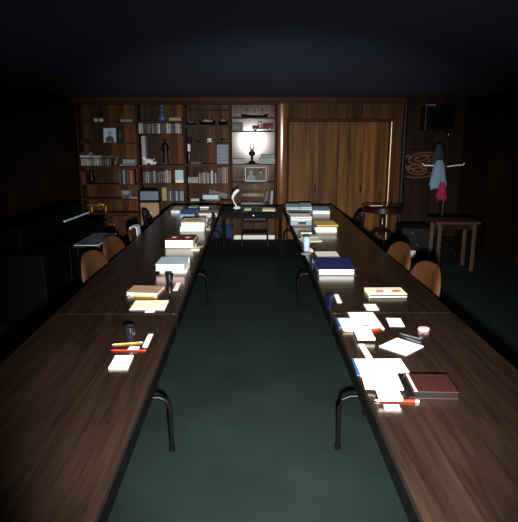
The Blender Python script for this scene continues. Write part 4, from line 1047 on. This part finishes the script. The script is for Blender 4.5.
book_on('book', 'slim black book behind the white paper pile, far end of left row', 'book', ((199, 206.6), (209, 206.4), (210.4, 204.8), (201, 204.8)), 0, 0.03, M_DGREY, spine='back', pages=M_PAPER, overhang=0.002)
sheet('paper_sheet', 'pale sheet left of the slim black book, far end of left row', 'paper sheet', ((188, 207.2), (197.3, 207.2), (199, 205.4), (190.4, 205.4)), 0, 0.006, M_PALEBLUE)
m = MB().box((0, 0, 0.018), (0.05, 0.09, 0.036), bevel=0.012); m.box((0, 0.01, 0.045), (0.03, 0.12, 0.02), (0.12, 0, 0), bevel=0.006)
q = T(213.5, 217.6, ZT); tag(m.build('stapler', M_BLACK, None, (q.x, q.y, ZT + EPS), 0.3), 'black stapler in front of the white paper pile', 'stapler')

# ---- cross table
q = T(237, 208.5, ZT)
t = thing('desk_lamp', 'white curved desk lamp on the short cross table', 'desk lamp', (q.x, q.y, ZT + EPS))
hz = W(237, 189.5, q.y).z - ZT; bx_ = W(232.5, 200, q.y).x - q.x
MB().lathe([(0.055, 0), (0.057, 0.012), (0.045, 0.026), (0.015, 0.036), (0, 0.037)], seg=24).build('base', M_WHITE, t)
MB().tube([(0, 0, 0.03), (bx_ * 0.45, 0, 0.07), (bx_ * 0.75, 0, 0.11), (bx_ * 0.9, 0, 0.16)], 0.009, 10).build('stem', M_WHITE, t)
MB().tube([(bx_ * 1.0, 0, 0.14), (bx_ * 0.9, 0, 0.18), (bx_ * 0.45, 0, hz * 0.82), (0.005, 0, hz - 0.02), (0.03, 0, hz - 0.005)], 0.02, 12, radii=[0.014, 0.022, 0.026, 0.027, 0.018]).build('lamp_head', M_WHITE, t)
sheet('note_pad', 'cream pad in the middle of the short cross table', 'note pad', ((244, 210), (251, 210), (251.5, 208.2), (245, 208.2)), 0, 0.01, M_CREAM)
sheet('paper_pile', 'wide cream paper pile at the right of the short cross table', 'paper pile', ((262, 210.4), (275, 210.4), (275.5, 207.8), (263, 207.8)), 0, 0.012, M_CREAM, layers=3)
# behind it on the counter of the lamp bookcase
flat_book(243, 11.5, D['c'], 0.06, 'x', 'pale blue-grey box file lying on the counter behind the white lamp', None, Y=YF + 0.06, depth=0.2, mat=M_PALEBLUE, name='box_file', cat='box file')
hh = W(271, 190.5, YF + 0.05).z - D['c']
for i, (px, c, lab) in enumerate(((265.8, 'dark grey', 'dark grey folder leaning at the right end of the counter by the pilaster'), (271.0, 'pale blue', 'pale blue folder upright at the right end of the counter by the pilaster'))):
    o = book_shape(0.045, hh * (0.96 if i == 0 else 1.0), 0.18).build('folder', [bmat(c), M_PAGES], None, (W(px, 200, YF + 0.05).x - (0.045 if i == 0 else 0), YF + 0.12, D['c'] + (0.008 if i == 0 else 0.001)))
    o.rotation_euler = (0, math.radians(13 if i == 0 else 3), 0)
    tag(o, lab, 'folder')

# ---- right row, nearest table
sheet('paper_pile', 'large white paper pile with blue edge nearest the camera on the right row', 'paper pile', ((360.5, 375), (411, 374.2), (400.3, 358.8), (354.6, 358.8)), 0, 0.010, M_PAPER, side=M_PAPER)
c, wd, ln, rz = rect(((358.6, 376.2), (361.2, 376.2), (355.2, 359.2), (353.0, 359.2)))(ZT)
tag(MB().box((0, 0, 0.003), (0.018, ln, 0.006)).build('ruler', plain('ruler_blue', (34, 66, 112), 0.5), None, (c.x - 0.004, c.y, ZT + EPS), rz), 'blue ruler lying along the left edge of the large white paper pile', 'ruler')
sheet('paper_sheet', 'white sheet lying half over the large paper pile on the right row', 'paper sheet', ((366, 389), (400.5, 388.5), (396, 366), (358.5, 366)), 0.0112, 0.006, M_PAPER)
sheet('writing_pad', 'white pad in front of the large paper pile, touching the red pencil', 'writing pad', ((379.8, 398.6), (401.5, 398.6), (394.5, 378), (372, 378)), 0.018, 0.012, M_PAPER, side=M_GREY)
pencil('thick red pencil at the lower right, before the dark brown binder', (374.5, 401.5), (419, 402.5), M_RED, M_CREAM, 0.0052, 0, M_CREAM)
sheet('eraser', 'pale eraser lying right below the thick red pencil', 'eraser', ((384.5, 408.5), (400, 408.5), (399, 404.6), (384.5, 404.6)), 0, 0.008, M_PALEPINK, side=M_PALEPINK)
def bind(t, wd, ln, th):
    MB().box((-wd / 2 + 0.014, 0, th + 0.0006), (0.01, ln - 0.006, 0.0012)).build('white_edge', M_PAPER, t)
book_on('binder', 'thick dark brown binder with black spine at the lower right', 'binder', ((412.5, 392), (458, 392), (447.5, 374), (404.5, 374)), 0, 0.034, M_MAROON, spine='back', pages=M_BLACK, overhang=0.001, extra=bind)
book_on('folder', 'thin black folder half under the dark brown binder', 'folder', ((409, 397), (416, 397), (405, 373.6), (397.6, 373.6)), 0, 0.02, M_BLACK, pages=M_BLACK, overhang=0.001)
sheet('paper_sheet', 'white sheet turned askew beside the steel pens on the right row', 'paper sheet', ((382.4, 345.5), (407, 356.6), (420.3, 345.5), (396.4, 337.3)), 0, 0.004, M_PAPER)
pencil('upper of two steel pens behind the askew white sheet', (399, 334.3), (421, 340.2), M_STEEL, M_STEEL, 0.0055, 0, M_DGREY, 'pen', 'pen')
pencil('lower steel pen lying against the askew white sheet', (404, 338.2), (420.5, 343.8), M_STEEL, M_DGREY, 0.0055, 0, M_STEEL, 'pen', 'pen')
pencil('short dark marker beside the two steel pens', (424, 335), (420.5, 339.2), M_DARKCLOTH, M_DARKCLOTH, 0.007, 0, M_STEEL, 'marker', 'marker')
m = MB().lathe([(0.0, 0), (0.03, 0.0), (0.034, 0.008), (0.03, 0.017), (0, 0.02)], seg=24, sy=0.75)
q = T(423.6, 330.5, ZT); tag(m.build('eraser', M_PINK, None, (q.x, q.y, ZT + EPS)), 'rounded pink eraser behind the steel pens', 'eraser')
sheet('paper_slip', 'white slip lying alone right of the scattered white papers', 'paper slip', ((389.5, 326), (404, 326), (401, 318.2), (386.2, 318)), 0, 0.003)
sheet('paper_slip', 'long narrow white slip between the two white paper piles', 'paper slip', ((365.6, 357.6), (372, 356.8), (363.8, 344), (359, 344)), 0, 0.004)
# cluster by the seam
sheet('paper_sheet', 'white sheet at the back of the scattered papers by the seam', 'paper sheet', ((357, 329), (382.5, 328), (374, 312), (348, 312.4)), 0, 0.006, M_PAPER)
sheet('folder', 'white folder with blue edge at the left of the scattered papers', 'folder', ((343, 330.4), (366, 329.6), (359.5, 318), (338.5, 318.2)), 0.0066, 0.006, M_PAPER)
c, wd, ln, rz = rect(((340.6, 328.4), (342.4, 328.4), (338.4, 318.6), (336.6, 318.6)))(ZT)
tag(MB().box((0, 0, 0.004), (0.016, ln, 0.008)).build('ruler', plain('ruler_blue', (34, 66, 112), 0.5), None, (c.x - 0.006, c.y, ZT + EPS), rz), 'short blue ruler at the left edge of the scattered papers', 'ruler')
sheet('note_pad', 'thick white note pad in front of the scattered papers by the seam', 'note pad', ((357.6, 338.6), (373.2, 337.6), (370, 326), (353, 326.4)), 0.0132, 0.012, M_PAPER, side=M_CREAM)
pencil('red pencil stub sticking out right of the thick white note pad', (382.6, 329.8), (371.6, 331.3), M_RED, M_RED, 0.006, 0, M_RED)
pencil('orange pencil stub at the left front of the scattered papers', (343, 331.4), (352.8, 332), M_PENCIL, M_PENCIL, 0.005, 0)
# ---- right row, middle table
sheet('paper_slip', 'white slip lying on the right row just past the seam', 'paper slip', ((366.7, 309.8), (378.4, 309.4), (376, 304), (363.6, 304)), 0, 0.003)
def marks(t, wd, ln, th):
    MB().box((-0.02, ln * 0.16, th + 0.002), (wd * 0.36, ln * 0.5, 0.003), (0, 0, 0.05)).build('card', M_PAPER, t)
    for u in (-0.17, 0.27): MB().box((u * wd, -ln * 0.13, th + 0.0035), (wd * 0.2, ln * 0.13, 0.003), (0, 0, 0.08)).build('tab', M_RED, t)
book_on('folder', 'cream folder with white card and red tabs near the right tan chairs', 'folder', ((369.5, 294.8), (406, 293.6), (401.5, 287.5), (364.4, 287.4)), 0, 0.022, M_CREAM, spine='left', pages=M_DGREY, overhang=0.002, extra=marks)
tumbler('dark blue glass tumbler at the aisle edge of the right row', 330.4, 309.4, 293.5, 8.2, M_NAVYGLASS)
sheet('paper_slip', 'white slip beside the dark blue tumbler', 'paper slip', ((336.6, 302.2), (341.4, 302), (338.4, 294.2), (334.6, 294.4)), 0, 0.004)
book_on('binder', 'thick navy blue binder with white pages facing the camera', 'binder', ((317, 269.4), (357.4, 269.4), (348, 257.6), (312.6, 257.6)), 0, 0.052, M_NAVY, spine='back', pages=M_PAPER, overhang=0.016)
sheet('paper_pile', 'white paper pile lying behind the navy binder', 'paper pile', ((318, 257.2), (340.8, 257.2), (336, 251.4), (314, 251.4)), 0, 0.012, M_PAPER, layers=3)
# pale telephone handset stood near aisle edge
q = T(306.5, 250.5, ZT); hz = W(306, 237.5, q.y).z - ZT
m = MB().lathe([(0.026, 0), (0.028, 0.006), (0.03, hz * 0.5), (0.035, hz), (0.031, hz), (0.026, hz * 0.5), (0.024, 0.014), (0, 0.014)], seg=28)
tag(m.build('tumbler', plain('frosted_glass', (150, 170, 190), 0.15, coat=0.4), None, (q.x, q.y, ZT + EPS)), 'pale frosted glass tumbler at the aisle edge left of the navy binder', 'tumbler')
q = T(305.8, 253, ZT)
tag(MB().lathe([(0, 0), (0.042, 0), (0.045, 0.004), (0.045, 0.008), (0.04, 0.009), (0, 0.007)], seg=28).build('coaster', M_GREY, None, (q.x - 0.006, q.y - 0.055, ZT + EPS)), 'round grey coaster in front of the frosted tumbler', 'coaster')
sheet('eraser', 'small white eraser right of the frosted tumbler', 'eraser', ((309.5, 250.6), (313, 250.4), (311.8, 248), (309, 248)), 0, 0.01, M_PAPER)
sheet('paper_sheet', 'cream sheet lying behind the frosted tumbler', 'paper sheet', ((302.2, 242), (321.8, 241), (317, 237.6), (300, 238.4)), 0, 0.006, M_CREAM)
sheet('folder', 'pale green folder between cream sheet and grey-green book', 'folder', ((300.8, 237.2), (318, 236.8), (315.6, 234.6), (299.8, 234.8)), 0.0, 0.012, plain('folder_palegreen', (176, 190, 166), 0.6))
book_on('book', 'slim grey-green book at the aisle edge before the white radio', 'book', ((300.2, 232.6), (312.5, 232.4), (311, 230), (299.4, 230)), 0, 0.022, plain('book_sage', (120, 134, 120), 0.5), pages=M_CREAM)
sheet('paper_sheet', 'brown paper lying just in front of the white radio', 'paper sheet', ((295.4, 229), (307.4, 229), (307, 226.4), (294.6, 226.4)), 0, 0.006, M_TAN)
# ---- right row, far table
book_on('book', 'lower white book of the pile with the yellow pad', 'book', ((315.8, 230.2), (336.8, 230), (334.4, 226), (313.2, 226)), 0, 0.026, M_PAPER, 'pile with the yellow pad', spine='back', pages=M_PAPER, overhang=0.003)
book_on('book', 'blue-covered white book in the middle of the pile with the yellow pad', 'book', ((314.2, 227.4), (336.6, 227.2), (334.2, 223), (313.4, 223)), 0.027, 0.038, M_BLUE, 'pile with the yellow pad', spine='left', pages=M_PAPER, overhang=0.001)
sheet('writing_pad', 'yellow writing pad on top of the pile on the far right table', 'writing pad', ((315.6, 225.6), (337, 225), (334, 220.4), (316, 221)), 0.066, 0.02, M_YELLOW, side=M_DGREY)
def radio():
    px = ((289.5, 217), (311, 217), (310.6, 213.4), (290, 213.4)); th = 0.11
    c, wd, ln, rz = rect(px)(ZT + th)
    t = thing('radio', 'white-topped grey radio with dark window at the aisle edge', 'radio', (c.x, c.y, ZT + EPS), 0.0)
    ln = max(ln, 0.2)
    MB().box((0, 0, th * 0.45), (wd, ln, th * 0.9), bevel=0.008).build('case', M_GREY, t)
    MB().box((0, 0, th * 0.94), (wd * 1.01, ln * 1.01, th * 0.12), bevel=0.006).build('top', M_PAPER, t)
    MB().box((0, -ln / 2 - 0.001, th * 0.72), (wd * 0.96, 0.004, th * 0.2)).build('upper_band', M_PALEBLUE, t)
    MB().box((0.01, -ln / 2 - 0.002, th * 0.32), (wd * 0.36, 0.006, th * 0.34), bevel=0.001).build('window', M_BLACK, t)
    m = MB()
    for i in range(5): m.box(((i - 2) * wd * 0.07, -ln / 2 - 0.002, th * 0.56), (wd * 0.05, 0.008, th * 0.07))
    m.build('keys', M_WHITE, t)
    m = MB()
    for s in (-1, 1): m.cyl((s * wd * 0.36, -ln / 2, th * 0.36), (s * wd * 0.36, -ln / 2 - 0.003, th * 0.36), th * 0.2, 24)
    m.build('speaker_grille', M_BLUEGREY, t)
radio()
book_on('book', 'thick blue book with white pages behind the pile with the yellow pad', 'book', ((312.4, 210.6), (330, 210.6), (328.6, 206.6), (311.6, 206.4)), 0, 0.055, plain('cover_skyblue', (112, 156, 184), 0.5), spine='back', pages=M_PAPER, overhang=0.002)
sheet('paper_pile', 'pale blue-grey paper pile left of the thick blue book, far end', 'paper pile', ((299.6, 207.4), (311.6, 207.2), (311.0, 202.6), (299.8, 202.8)), 0, 0.05, M_BLUEGREY, layers=4, side=M_PALEBLUE)
sheet('paper_pile', 'grey paper pile at the aisle corner of the far right table', 'paper pile', ((286, 207.6), (299, 207.6), (299.2, 203.4), (285.4, 203.6)), 0, 0.04, M_GREY, layers=4, side=M_PALEBLUE)
sheet('folder', 'pale grey folder lying in front of the two far grey piles', 'folder', ((287, 212.2), (309.4, 212.0), (309, 210), (287, 210)), 0, 0.012, M_GREY)
